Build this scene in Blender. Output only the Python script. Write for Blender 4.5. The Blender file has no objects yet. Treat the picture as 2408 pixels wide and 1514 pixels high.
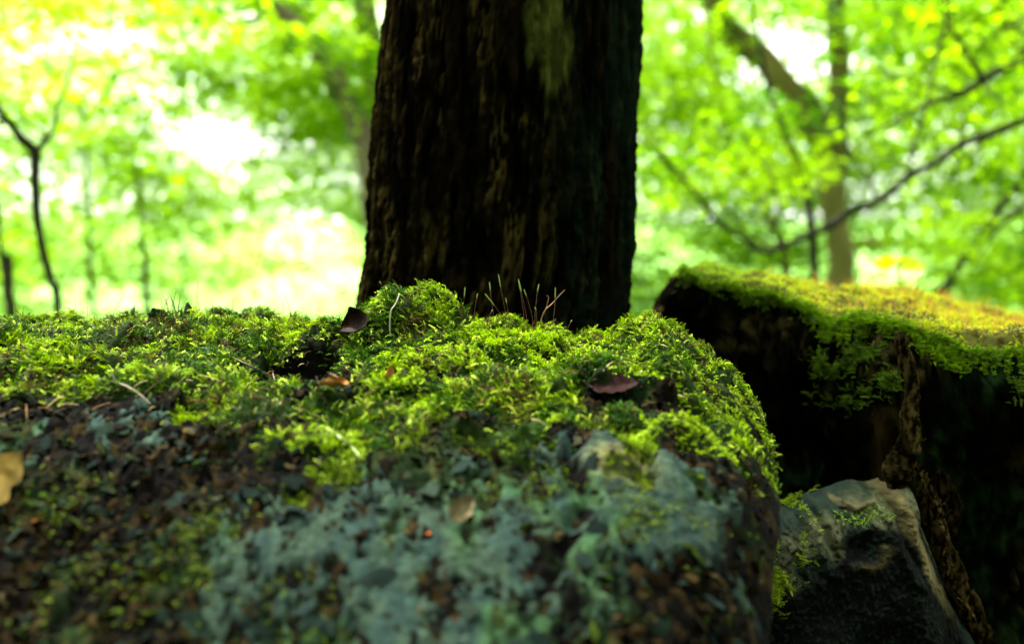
import bpy, math, random
import numpy as np
from mathutils import Vector, Matrix

random.seed(7)
RNG = np.random.default_rng(7)
C = bpy.context.scene.collection
SC = bpy.context.scene

# ------------------------------------------------------------------ camera, sky, sun, exposure
ZC = 0.75                      # camera height over the forest floor
PITCH = math.radians(3.0)
cam = bpy.data.cameras.new('camera')
cam.lens = 35; cam.sensor_width = 36; cam.clip_start = 0.02; cam.clip_end = 600
cam.dof.use_dof = True; cam.dof.focus_distance = 0.83; cam.dof.aperture_fstop = 3.1; cam.dof.aperture_blades = 0
camo = bpy.data.objects.new('camera', cam); C.objects.link(camo)
camo.location = (0, 0, ZC); camo.rotation_euler = (math.pi / 2 - PITCH, 0, 0)
SC.camera = camo

SUN_EL, SUN_AZ = math.radians(56), math.radians(-52)      # azimuth measured from +Y towards +X
world = bpy.data.worlds.new('World'); SC.world = world; world.use_nodes = True
wn = world.node_tree; wn.nodes.clear()
wo = wn.nodes.new('ShaderNodeOutputWorld'); wb = wn.nodes.new('ShaderNodeBackground')
sky = wn.nodes.new('ShaderNodeTexSky'); sky.sky_type = 'NISHITA'; sky.sun_disc = False
sky.sun_elevation = SUN_EL; sky.sun_rotation = SUN_AZ
sky.air_density = 1.0; sky.dust_density = 6.0; sky.ozone_density = 0.6
wb.inputs['Strength'].default_value = 0.13
hs = wn.nodes.new('ShaderNodeHueSaturation'); hs.inputs['Saturation'].default_value = 0.45   # thin overcast: whiter than clear air
wn.links.new(sky.outputs[0], hs.inputs['Color']); oc = wn.nodes.new('ShaderNodeMix'); oc.data_type = 'RGBA'; oc.inputs[0].default_value = 0.6; oc.inputs[7].default_value = (13, 13.2, 12.2, 1)   # even white cloud over the clear sky
wn.links.new(hs.outputs[0], oc.inputs[6]); wn.links.new(oc.outputs[2], wb.inputs[0]); wn.links.new(wb.outputs[0], wo.inputs[0])
sun = bpy.data.lights.new('sun', 'SUN'); sun.energy = 3.0; sun.angle = math.radians(1.5); sun.color = (1, 0.95, 0.85)
suno = bpy.data.objects.new('sun', sun); C.objects.link(suno)
sd = Vector((math.sin(SUN_AZ) * math.cos(SUN_EL), math.cos(SUN_AZ) * math.cos(SUN_EL), math.sin(SUN_EL)))
suno.rotation_euler = sd.to_track_quat('Z', 'Y').to_euler()
SC.view_settings.view_transform = 'Standard'; SC.view_settings.look = 'None'
SC.view_settings.gamma = 1; SC.view_settings.use_curve_mapping = False
SC.view_settings.exposure = 2.6
SC.render.engine = 'CYCLES'
cy = SC.cycles
cy.use_denoising = True; cy.max_bounces = 5; cy.diffuse_bounces = 3; cy.glossy_bounces = 2
cy.transmission_bounces = 3; cy.transparent_max_bounces = 4; cy.sample_clamp_indirect = 6
cy.use_adaptive_sampling = True; cy.adaptive_threshold = 0.01

# ------------------------------------------------------------------ helpers
FPX = 35 / 36 * 2408
CP, SP = math.cos(PITCH), math.sin(PITCH)
def at(px, py, Y):
    """world point on the sight line of a photo position, at distance Y in front of the camera"""
    x = (px - 1204) / FPX; u = -(py - 757) / FPX
    d = Vector((x, CP + u * SP, -SP + u * CP))
    d *= Y / d.y
    return Vector((d.x, d.y, d.z + ZC))

def proj(P):
    y = P[:, 1]; x = P[:, 0]; z = P[:, 2] - ZC
    f = y * CP - z * SP; u = y * SP + z * CP
    return 1204 + FPX * x / f, 757 - FPX * u / f
def h3(ix, iy, iz, seed):
    M = np.uint32
    h = ix.astype(np.int64).astype(M) * M(374761393) + iy.astype(np.int64).astype(M) * M(668265263) \
        + iz.astype(np.int64).astype(M) * M(2147483647) + M((seed * 974711 + 12345) & 0xffffffff)
    h = (h ^ (h >> M(13))) * M(1274126177); h ^= h >> M(16)
    h = h * M(2246822519); h ^= h >> M(15)
    return h.astype(np.float64) / 4294967295.0
def noise(x, y, z=None, seed=0):
    """value noise, 0..1"""
    x = np.asarray(x, float); y = np.asarray(y, float)
    z = np.zeros_like(x) if z is None else np.asarray(z, float)
    fx, fy, fz = np.floor(x), np.floor(y), np.floor(z)
    tx, ty, tz = x - fx, y - fy, z - fz
    q = lambda t: t * t * t * (t * (t * 6 - 15) + 10)
    tx, ty, tz = q(tx), q(ty), q(tz)
    flat = not np.any(tz)
    def lay(k):
        a = h3(fx, fy, fz + k, seed); b = h3(fx + 1, fy, fz + k, seed)
        c = h3(fx, fy + 1, fz + k, seed); d = h3(fx + 1, fy + 1, fz + k, seed)
        return (a * (1 - tx) + b * tx) * (1 - ty) + (c * (1 - tx) + d * tx) * ty
    l0 = lay(0)
    return l0 if flat else l0 * (1 - tz) + lay(1) * tz
def fbm(x, y, z=None, oct=4, seed=0, gain=.5):
    s = 0; a = 1; t = 0; x = np.asarray(x, float); y = np.asarray(y, float)
    for o in range(oct):
        s = s + a * noise(x, y, z, seed + o * 17); t += a; a *= gain
        x = x * 2.03 + 5.1; y = y * 2.03 + 9.7
        if z is not None: z = np.asarray(z, float) * 2.03 + 3.3
    return s / t
def worley(x, y, seed=0):
    """distance to nearest and second nearest feature, and the cell's random value"""
    fx, fy = np.floor(x), np.floor(y)
    f1 = np.full(np.shape(x), 9.); f2 = f1.copy(); idv = np.zeros(np.shape(x)); z0 = np.zeros_like(fx)
    for i in (-1, 0, 1):
        for j in (-1, 0, 1):
            cx = fx + i; cy_ = fy + j
            px = cx + h3(cx, cy_, z0, seed); py = cy_ + h3(cx, cy_, z0, seed + 5)
            d = np.hypot(px - x, py - y); r = h3(cx, cy_, z0, seed + 9)
            n = d < f1
            f2 = np.where(n, f1, np.minimum(f2, d)); idv = np.where(n, r, idv); f1 = np.where(n, d, f1)
    return f1, f2, idv
def ss(a, b, x):
    t = np.clip((x - a) / (b - a), 0, 1); return t * t * (3 - 2 * t)
def lerp(a, b, t):
    return a + (b - a) * t

def tag(o, label=None, cat=None, group=None, kind=None):
    if label: o['label'] = label
    if cat: o['category'] = cat
    if group: o['group'] = group
    if kind: o['kind'] = kind
    return o
def empty(name, loc=(0, 0, 0), label=None, cat=None, group=None):
    o = bpy.data.objects.new(name, None); C.objects.link(o); o.location = loc; o.empty_display_size = .05
    return tag(o, label, cat, group)
def link(name, me, mat=None, parent=None, loc=None):
    o = bpy.data.objects.new(name, me); C.objects.link(o)
    if mat and not me.materials: me.materials.append(mat)
    if parent:
        o.parent = parent
        if loc is None: o.location = -parent.location     # mesh coordinates are world ones
    if loc is not None: o.location = loc
    return o
def npmesh(name, V, F, col=None, smooth=True):
    """mesh from arrays: F is (n,3) or (n,4)"""
    V = np.ascontiguousarray(V, np.float32); F = np.ascontiguousarray(F, np.int32)
    me = bpy.data.meshes.new(name); n, k = F.shape
    me.vertices.add(len(V)); me.vertices.foreach_set('co', V.ravel())
    me.loops.add(n * k); me.loops.foreach_set('vertex_index', F.ravel())
    me.polygons.add(n); me.polygons.foreach_set('loop_start', np.arange(0, n * k, k, dtype=np.int32))
    me.polygons.foreach_set('loop_total', np.full(n, k, np.int32))
    me.polygons.foreach_set('use_smooth', np.full(n, smooth))
    if col is not None:
        a = me.color_attributes.new('tint', 'FLOAT_COLOR', 'POINT')
        c = np.ones((len(V), 4), np.float32); c[:, :3] = col
        a.data.foreach_set('color', c.ravel())
    me.update(calc_edges=True)
    return me
def grid_faces(nr, nc, wrap=False):
    i = np.arange(nr - 1)[:, None]; j = np.arange(nc if wrap else nc - 1)[None, :]; j2 = (j + 1) % nc
    return np.stack([i * nc + j, i * nc + j2, (i + 1) * nc + j2, (i + 1) * nc + j], -1).reshape(-1, 4)
def instance(tv, tf, P, X, Y, Z, S, col, tipc=None):
    """copies of template tv/tf at P with frame X,Y,Z and scale S; col (n,3); tipc scales colour per template vertex"""
    n = len(P)
    V = P[:, None, :] + S[:, None, None] * (tv[None, :, 0:1] * X[:, None, :] + tv[None, :, 1:2] * Y[:, None, :] + tv[None, :, 2:3] * Z[:, None, :])
    F = tf[None] + (np.arange(n) * len(tv))[:, None, None]
    c = np.repeat(col[:, None, :], len(tv), 1)
    if tipc is not None: c = c * tipc[None, :, None]
    return V.reshape(-1, 3), F.reshape(-1, tf.shape[1]), c.reshape(-1, 3)
def join(parts):
    V, F, K = [], [], []; o = 0
    for v, f, c in parts:
        V.append(v); F.append(f + o); K.append(c); o += len(v)
    return np.concatenate(V), np.concatenate(F), np.concatenate(K)
def unit(a):
    return a / np.maximum(np.linalg.norm(a, axis=-1, keepdims=True), 1e-9)
def tube(pts, rad, sides=10, bump=0.0, seed=0, sub=6):
    """smooth tapered tube through points"""
    pts = np.array([tuple(p) for p in pts], float); rad = np.array(rad, float)
    n = len(pts); t = np.linspace(0, n - 1, (n - 1) * sub + 1)
    i = np.clip(np.floor(t).astype(int), 0, n - 2); f = (t - i)[:, None]
    p0 = pts[np.maximum(i - 1, 0)]; p1 = pts[i]; p2 = pts[i + 1]; p3 = pts[np.minimum(i + 2, n - 1)]
    P = .5 * ((2 * p1) + (-p0 + p2) * f + (2 * p0 - 5 * p1 + 4 * p2 - p3) * f ** 2 + (-p0 + 3 * p1 - 3 * p2 + p3) * f ** 3)
    R = np.interp(t, np.arange(n), rad)
    T = unit(np.gradient(P, axis=0))
    ref = np.array([0, 1., 0]) if abs(T[:, 1]).max() < .9 else np.array([1., 0, 0.3])
    A = unit(np.cross(T, ref)); B = np.cross(T, A)
    th = np.linspace(0, 2 * np.pi, sides, endpoint=False)
    rr = R[:, None] * np.ones(sides)
    if bump:
        rr = rr * (1 + bump * (noise(np.cos(th)[None] * 2 + 7 + 0 * R[:, None], np.sin(th)[None] * 2 + 3 + 0 * R[:, None], np.cumsum(np.r_[0, np.linalg.norm(np.diff(P, axis=0), axis=1)])[:, None] / (R.mean() * 3) + 0 * th[None], seed) - .5) * 2)
    V = P[:, None] + rr[..., None] * (np.cos(th)[None, :, None] * A[:, None] + np.sin(th)[None, :, None] * B[:, None])
    V = V.reshape(-1, 3); F = grid_faces(len(P), sides, True)
    a = len(V); V = np.vstack([V, P[0], P[-1]])
    cap = []
    for k in range(sides):
        cap.append((a, (k + 1) % sides, k, k)); cap.append((a + 1, a - sides + k, a - sides + (k + 1) % sides, a - sides + (k + 1) % sides))
    F3 = np.vstack([F[:, [0, 1, 2]], F[:, [0, 2, 3]], np.array(cap)[:, :3]])
    return V, F3

# ------------------------------------------------------------------ materials
def new_mat(name):
    m = bpy.data.materials.new(name); m.use_nodes = True; nt = m.node_tree; nt.nodes.clear()
    return m, nt, (lambda t, **k: _nd(nt, t, k)), nt.links.new
def _nd(nt, t, k):
    n = nt.nodes.new('ShaderNode' + t)
    for a, b in k.items(): setattr(n, a, b)
    return n
def tint_mat(name, rough=.6, spec=.3, trans=0.0, vary=.35, vscale=60, bump=0, bscale=200, stretch=None, tcol=(1, 1, 1)):
    """colour from the mesh's own tint attribute, broken up with noise; optional leaf translucency"""
    m, nt, N, L = new_mat(name)
    out = N('OutputMaterial'); p = N('BsdfPrincipled'); a = N('Attribute', attribute_name='tint')
    tc = N('TexCoord'); src = tc.outputs['Object']
    if stretch:
        mp = N('Mapping'); mp.inputs['Scale'].default_value = stretch; L(src, mp.inputs[0]); src = mp.outputs[0]
    nz = N('TexNoise'); nz.inputs['Scale'].default_value = vscale; nz.inputs['Detail'].default_value = 5; L(src, nz.inputs['Vector'])
    mr = N('MapRange'); mr.inputs[1].default_value = .3; mr.inputs[2].default_value = .7
    mr.inputs[3].default_value = 1 - vary; mr.inputs[4].default_value = 1 + vary; L(nz.outputs['Fac'], mr.inputs[0])
    mx = N('VectorMath', operation='SCALE'); L(a.outputs['Color'], mx.inputs[0]); L(mr.outputs[0], mx.inputs['Scale'])
    L(mx.outputs[0], p.inputs['Base Color']); p.inputs['Roughness'].default_value = rough
    p.inputs['Specular IOR Level'].default_value = spec
    if bump:
        nb = N('TexNoise'); nb.inputs['Scale'].default_value = bscale; nb.inputs['Detail'].default_value = 6; L(src, nb.inputs['Vector'])
        b = N('Bump'); b.inputs['Strength'].default_value = 1; b.inputs['Distance'].default_value = bump
        L(nb.outputs['Fac'], b.inputs['Height']); L(b.outputs[0], p.inputs['Normal'])
    if trans:
        t = N('BsdfTranslucent'); vm = N('VectorMath', operation='MULTIPLY'); vm.inputs[1].default_value = tcol
        L(mx.outputs[0], vm.inputs[0]); L(vm.outputs[0], t.inputs[0])
        ms = N('MixShader'); ms.inputs[0].default_value = trans
        L(p.outputs[0], ms.inputs[1]); L(t.outputs[0], ms.inputs[2]); L(ms.outputs[0], out.inputs[0])
    else:
        L(p.outputs[0], out.inputs[0])
    return m
def flat_mat(name, c1, c2, scale=40, rough=.7, spec=.3, trans=0, bump=.0, bscale=80, stretch=None):
    m, nt, N, L = new_mat(name)
    out = N('OutputMaterial'); p = N('BsdfPrincipled'); tc = N('TexCoord'); src = tc.outputs['Object']
    if stretch:
        mp = N('Mapping'); mp.inputs['Scale'].default_value = stretch; L(src, mp.inputs[0]); src = mp.outputs[0]
    nz = N('TexNoise'); nz.inputs['Scale'].default_value = scale; nz.inputs['Detail'].default_value = 5; L(src, nz.inputs['Vector'])
    r = N('ValToRGB'); r.color_ramp.elements[0].position = .35; r.color_ramp.elements[1].position = .65
    r.color_ramp.elements[0].color = (*c1, 1); r.color_ramp.elements[1].color = (*c2, 1)
    L(nz.outputs['Fac'], r.inputs[0]); L(r.outputs[0], p.inputs['Base Color'])
    p.inputs['Roughness'].default_value = rough; p.inputs['Specular IOR Level'].default_value = spec
    if bump:
        b = N('Bump'); b.inputs['Distance'].default_value = bump
        nb = N('TexNoise'); nb.inputs['Scale'].default_value = bscale; nb.inputs['Detail'].default_value = 5; L(src, nb.inputs['Vector'])
        L(nb.outputs['Fac'], b.inputs['Height']); L(b.outputs[0], p.inputs['Normal'])
    if trans:
        t = N('BsdfTranslucent'); L(r.outputs[0], t.inputs[0]); ms = N('MixShader'); ms.inputs[0].default_value = trans
        L(p.outputs[0], ms.inputs[1]); L(t.outputs[0], ms.inputs[2]); L(ms.outputs[0], out.inputs[0])
    else: L(p.outputs[0], out.inputs[0])
    return m

M_MOSS = tint_mat('moss', .5, .05, trans=.35, vary=.3, vscale=90)
M_WOOD = tint_mat('weathered_wood', .9, .02, vary=.5, vscale=160, bump=.0012, bscale=420)
M_BARK = tint_mat('dark_bark', .95, .0, vary=.6, vscale=70, bump=.003, bscale=160, stretch=(1, 1, .35))
M_BURL = tint_mat('grey_root_bark', .75, .05, vary=.3, vscale=120, bump=.0012, bscale=500)
M_CRUMB = tint_mat('wood_crumbs', .9, .02, vary=.35, vscale=300)
M_LEAF = tint_mat('green_leaves', .5, .06, trans=.6, vary=.2, vscale=3, tcol=(1.1, 1.15, .6))
M_DEAD = tint_mat('dead_leaf', .6, .03, trans=.06, vary=.3, vscale=150, bump=.0006, bscale=300)
M_TWIG = flat_mat('twig_bark', (.05, .036, .02), (.13, .10, .06), 200, .8, bump=.0004, bscale=500)
M_STALKR = flat_mat('red_stalk', (.05, .012, .004), (.10, .035, .008), 300, .45, .4, trans=.2)
M_CAPS = flat_mat('green_capsule', (.14, .22, .02), (.22, .3, .04), 300, .4, .4, trans=.3)
M_TRUNK = flat_mat('forest_bark', (.035, .03, .016), (.10, .085, .045), 6, .9, .1, bump=.01, bscale=30, stretch=(1, 1, .3))
M_TRUNKP = flat_mat('pale_forest_bark', (.03, .04, .006), (.10, .09, .022), 5, .9, .1, bump=.01, bscale=30, stretch=(1, 1, .3))
M_DARKBR = flat_mat('dark_branch', (.004, .006, .002), (.014, .014, .005), 20, .9, .1)

# ------------------------------------------------------------------ setting: ground
def build_ground():
    n = 160
    r = np.concatenate([np.linspace(0, 3, 40), np.geomspace(3.2, 480, 90)]); th = np.linspace(0, 2 * np.pi, n, endpoint=False)
    R, T = np.meshgrid(r, th, indexing='ij'); X = R * np.sin(T); Y = R * np.cos(T) + 1
    Z = (fbm(X * .35, Y * .35, oct=4, seed=3) - .5) * .35 * ss(1.5, 8, R) - .02 - .01 * np.clip(R, 0, 30) + .055 * np.clip(R - 45, 0, 999)
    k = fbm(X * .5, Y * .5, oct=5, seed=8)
    pale_ground = ss(.38, .62, k)[..., None]  # paler patches of ground, scattered by noise
    col = lerp(np.array([.07, .15, .02]), np.array([.19, .38, .10]), pale_ground)
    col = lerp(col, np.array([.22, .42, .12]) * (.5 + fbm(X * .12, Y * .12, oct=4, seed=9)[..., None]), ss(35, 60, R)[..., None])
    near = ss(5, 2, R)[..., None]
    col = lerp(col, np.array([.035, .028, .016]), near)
    V = np.stack([X, Y, Z], -1).reshape(-1, 3)
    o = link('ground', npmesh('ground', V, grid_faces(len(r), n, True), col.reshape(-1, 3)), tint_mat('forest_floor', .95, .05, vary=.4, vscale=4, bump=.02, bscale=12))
    tag(o, kind='structure')
build_ground()

# ------------------------------------------------------------------ front stump: its top as a height function
cx0, cy0 = -.2, .72
OUT = np.array([(.123, .5), (.153, .58), (.177, .65), (.192, .72), (.205, .79), (.213, .85), (.203, .93), (.15, 1.0), (.05, 1.04), (-.1, 1.05), (-.3, 1.04),
                (-.5, 1.0), (-.65, .9), (-.70, .75), (-.65, .6), (-.5, .49), (-.3, .42), (-.1, .385), (.03, .40), (.085, .44)])
def outline_r(poly, c, n=720, smooth=10):
    th = np.linspace(0, 2 * np.pi, n, endpoint=False); R = np.zeros(n)
    P = poly - np.array(c)
    for a, b in zip(P, np.roll(P, -1, 0)):
        d = np.stack([np.cos(th), np.sin(th)], -1); e = b - a
        den = d[:, 0] * e[1] - d[:, 1] * e[0]
        t = (a[0] * e[1] - a[1] * e[0]) / np.where(abs(den) < 1e-9, 1e-9, den)
        s = (a[0] * d[:, 1] - a[1] * d[:, 0]) / np.where(abs(den) < 1e-9, 1e-9, den)
        ok = (t > 0) & (s >= -1e-6) & (s <= 1 + 1e-6); R = np.where(ok & (t > R), t, R)
    k = np.ones(smooth) / smooth
    return th, np.convolve(np.r_[R[-smooth:], R, R[:smooth]], k, 'same')[smooth:-smooth]
TH, RO = outline_r(OUT, (cx0, cy0))
def rfrac(x, y):
    a = np.arctan2(y - cy0, x - cx0) % (2 * np.pi)
    return np.hypot(x - cx0, y - cy0) / np.interp(a, np.r_[TH, 2 * np.pi], np.r_[RO, RO[0]])
PY = np.array([.30, .38, .44, .5, .55, .6, .65, .7, .76, .82, .88, .93, .98, 1.06])
PZ = np.array([-.42, -.30, -.245, -.193, -.155, -.124, -.099, -.083, -.069, -.058, -.050, -.052, -.065, -.11])
CRX = np.array([-.75, -.46, -.40, -.33, -.27, -.22, -.18, -.15, -.10, -.04, 0, .03, .055, .08, .10, .13, .17, .22])
CRZ = np.array([0, .002, .004, .008, .009, .006, -.004, -.006, -.001, .001, -.002, -.010, -.017, -.010, .002, .010, .000, -.006])
def gb(x, y, cx, cy, rx, ry, h, p=2):
    return h * np.exp(-(np.abs((x - cx) / rx) ** p + np.abs((y - cy) / ry) ** p))
def base_top(x, y):
    z = np.interp(y, PY, PZ) + np.interp(x, CRX, CRZ) * ss(.70, .86, y)
    r = rfrac(x, y)
    z = z - .045 * np.clip((r - .74) / .26, 0, 1.2) ** 2 * ss(-.1, .1, x) - .02 * np.clip((r - .9) / .1, 0, 1) ** 2
    return z
def hit(px, py, f=None):
    f = f or base_top
    x = (px - 1204) / FPX; u = -(py - 757) / FPX
    dx, dy, dz = x, CP + u * SP, -SP + u * CP
    t = np.linspace(.36, 1.0, 1500); g = dz * t / dy - f(dx * t / dy, t)
    k = np.argmax(g < 0) if np.any(g < 0) else len(t) - 1
    return dx * t[k] / dy, t[k]
def hits(l): return np.array([hit(*p) for p in l])
# where the moss stops, left to right (plan), and lumps and hollows of the top
MB = hits([(-300, 960), (0, 945), (200, 930), (330, 940), (420, 985), (560, 1010), (640, 1080), (760, 1110), (880, 1080), (960, 1020), (1100, 1010), (1180, 1030), (1330, 1030), (1400, 1035), (1500, 1060), (1600, 1110), (1700, 1140), (1800, 1150)])
MB = MB[np.argsort(MB[:, 0])]
def moss_edge(x): return np.interp(x, MB[:, 0], MB[:, 1])
SOIL = [(-.315, .885, .011, .012, 1.1), (-.288, .885, .005, .006, 1.3), (*hit(900, 870), .045, .020, 1), (*hit(800, 925), .035, .018, 1), (*hit(740, 875), .03, .022, .9), (*hit(1000, 890), .02, .010, .7), (*hit(560, 830), .02, .012, .5), (*hit(640, 1000), .03, .018, .8), (*hit(1650, 800), .022, .03, 1), (*hit(1700, 830), .018, .03, 1), (*hit(1760, 900), .010, .03, .7)]
TEAL = [(*hit(1100, 1350), .052, .050, 1.3), (*hit(1000, 1460), .055, .04, .9), (*hit(1250, 1170), .035, .03, .7), (*hit(1500, 1130), .045, .035, 1.5), (*hit(1600, 1190), .035, .025, 1.2), (*hit(1270, 1060), .02, .010, .8), (*hit(1470, 1085), .025, .018, 1.4),
        (*hit(120, 1030), .07, .030, .8), (*hit(330, 980), .04, .02, .6), (*hit(540, 1350), .035, .05, .55), (*hit(700, 1300), .05, .06, .6), (*hit(840, 1180), .04, .03, .4), (*hit(1030, 1080), .03, .015, .35), (*hit(1420, 1250), .03, .03, .4)]
def blobs(L, x, y):
    s = 0
    for (cx, cy_, rx, ry, h) in L: s = s + gb(x, y, cx, cy_, rx, ry, h)
    return s
PH = (-.165, .758); KN = (-.160, .812); PC = hit(845, 800)
SLIT = hit(1520, 912)
LEDGE = hits([(1380, 905), (1450, 903), (1530, 903), (1600, 908)])
FAC = hit(1480, 1110); FAC2 = hit(1600, 1180)
CRACK = hits([(1365, 1020), (1360, 1080), (1352, 1150), (1345, 1230), (1340, 1330), (1345, 1420)])
def masks(x, y):
    e = moss_edge(x) + (fbm(x * 38, y * 38, oct=4, seed=21) - .5) * .15
    m = ss(-.006, .012, y - e)
    soil = np.clip(blobs(SOIL, x, y), 0, 1)
    soil = ss(.42, .62, soil * .75 + (fbm(x * 60, y * 60, oct=3, seed=31) - .35) * .6)
    m = m * (1 - .93 * soil)
    hol = np.clip(gb(x + (fbm(x * 60, y * 60, oct=3, seed=141) - .5) * .022, y, PH[0], PH[1] + .008, .025, .028, 1.3, 5) + gb(x, y, PC[0], PC[1], .014, .014, 1.2, 3) + gb(x, y, SLIT[0], SLIT[1] - .006, .046, .020, 1.4, 6), 0, 1)
    m = m * (1 - ss(.4, .75, hol))
    m = m * (1 - .85 * ss(.86, .95, rfrac(x, y)) * ss(.44, .56, fbm(x * 45, y * 45, oct=3, seed=78)) * (x > .05))
    isl = ss(.64, .70, fbm(x * 30, y * 30, oct=4, seed=77)) * ss(.05, .0, moss_edge(x) - y) * .9
    m = np.maximum(m, isl)
    t = np.clip(blobs(TEAL, x, y), 0, 1.6)
    return m, soil, t
def top(x, y, full=False):
    x = np.asarray(x, float); y = np.asarray(y, float)
    z = base_top(x, y)
    m, soil, t = masks(x, y)
    # mounds
    z = z + gb(x, y, -.088, .875, .036, .035, .029, 3) + gb(x, y, -.118, .86, .025, .025, .010) + gb(x, y, -.052, .885, .018, .02, .012)
    z = z + gb(x, y, KN[0], KN[1], .030, .020, .016, 4)
    z = z + gb(x, y, -.315, .88, .013, .012, .009, 2) + gb(x, y, -.288, .88, .006, .008, .009, 2)
    z = z - gb(x, y, SLIT[0], SLIT[1] - .035, .05, .014, .005, 2)
    wx_ = x + (fbm(x * 60, y * 60, oct=3, seed=141) - .5) * .022
    z = z - gb(wx_, y, PH[0], PH[1], .029, .034, .034, 6) - gb(x, y, PC[0], PC[1], .018, .016, .026, 4) - gb(x, y, SLIT[0], SLIT[1] - .012, .045, .018, .013, 6) + gb(x, y, SLIT[0], SLIT[1] + .022, .055, .016, .011, 6)
    # ledge with a dark slit, and the long crack
    dl = y - np.interp(x, LEDGE[:, 0], LEDGE[:, 1]) - (fbm(x * 80, y * 0, oct=2, seed=5) - .5) * .01
    z = z - .012 * np.exp(-(dl / .006) ** 2) * ss(LEDGE[0, 0] - .01, LEDGE[0, 0] + .01, x) * ss(LEDGE[-1, 0] + .015, LEDGE[-1, 0] - .005, x)
    o = np.argsort(CRACK[:, 1]); dc = x - np.interp(y, CRACK[o, 1], CRACK[o, 0]) - (fbm(y * 60, y * 0, oct=3, seed=6) - .5) * .022
    z = z - .007 * np.exp(-(dc / .0055) ** 2) * ss(CRACK[:, 1].min() - .03, CRACK[:, 1].min(), y) * ss(CRACK[:, 1].max() + .01, CRACK[:, 1].max() - .01, y)
    # cushions of moss
    cush = fbm(x * 34 + 3, y * 34, oct=4, seed=40)
    f1, f2, idv = worley(x * 42 + fbm(x * 60, y * 60, oct=2, seed=1) * 1.2, y * 42 + fbm(x * 60, y * 60, oct=2, seed=2) * 1.2, seed=4)
    z = z + m * ((cush - .5) * .032 + (np.abs(fbm(x * 26 + 9, y * 50, oct=3, seed=43) - .5) * 2) * .012 - .003 + (.45 - f1) * .010 - .006)
    # decayed wood: flakes standing proud of rotten gaps
    wx = x + (fbm(x * 70, y * 70, oct=3, seed=50) - .5) * .022; wy = y + (fbm(x * 70, y * 70, oct=3, seed=51) - .5) * .022
    g = fbm(wx * 75, wy * 48, oct=3, seed=52)
    g = g + (fbm(x * 210, y * 210, oct=2, seed=53) - .5) * .22
    w1, w2, wi = worley(wx * 62, wy * 40, 55)
    thr = .80 - .38 * np.clip(t, 0, 1.0)
    fl = ss(thr - .012, thr + .012, g) * np.maximum(ss(.03, .15, w2 - w1), ss(.75, 1.05, t)) * ss(.70, .62, fbm(x * 120, y * 90, oct=2, seed=56))
    fc = ss(.35, .6, gb(x, y, FAC[0], FAC[1], .030, .040, 1, 4) + gb(x, y, FAC2[0], FAC2[1], .026, .030, 1, 4) + (fbm(x * 90, y * 90, oct=3, seed=54) - .5) * .5); sol = ss(1.12, 1.18, t + (fbm(x * 65, y * 45, oct=4, seed=57) - .5) * 2.4) * ss(.62, .56, fbm(x * 120, y * 80, oct=3, seed=58)); fl = np.maximum(np.maximum(fl * ss(.05, .3, t), sol), fc)
    bare = 1 - m
    z = z + bare * (fl * (.0014 + .0018 * wi * (1 - sol)) + (fbm(x * 130, y * 130, oct=4, seed=60) - .5) * (.010 - .0088 * fl) + (fbm(x * 28, y * 28, oct=3, seed=61) - .5) * .016 * (1 - .85 * np.clip(t, 0, 1)) * (1 - fc))
    if not full: return z
    return z, m, soil, t, fl, g

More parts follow.
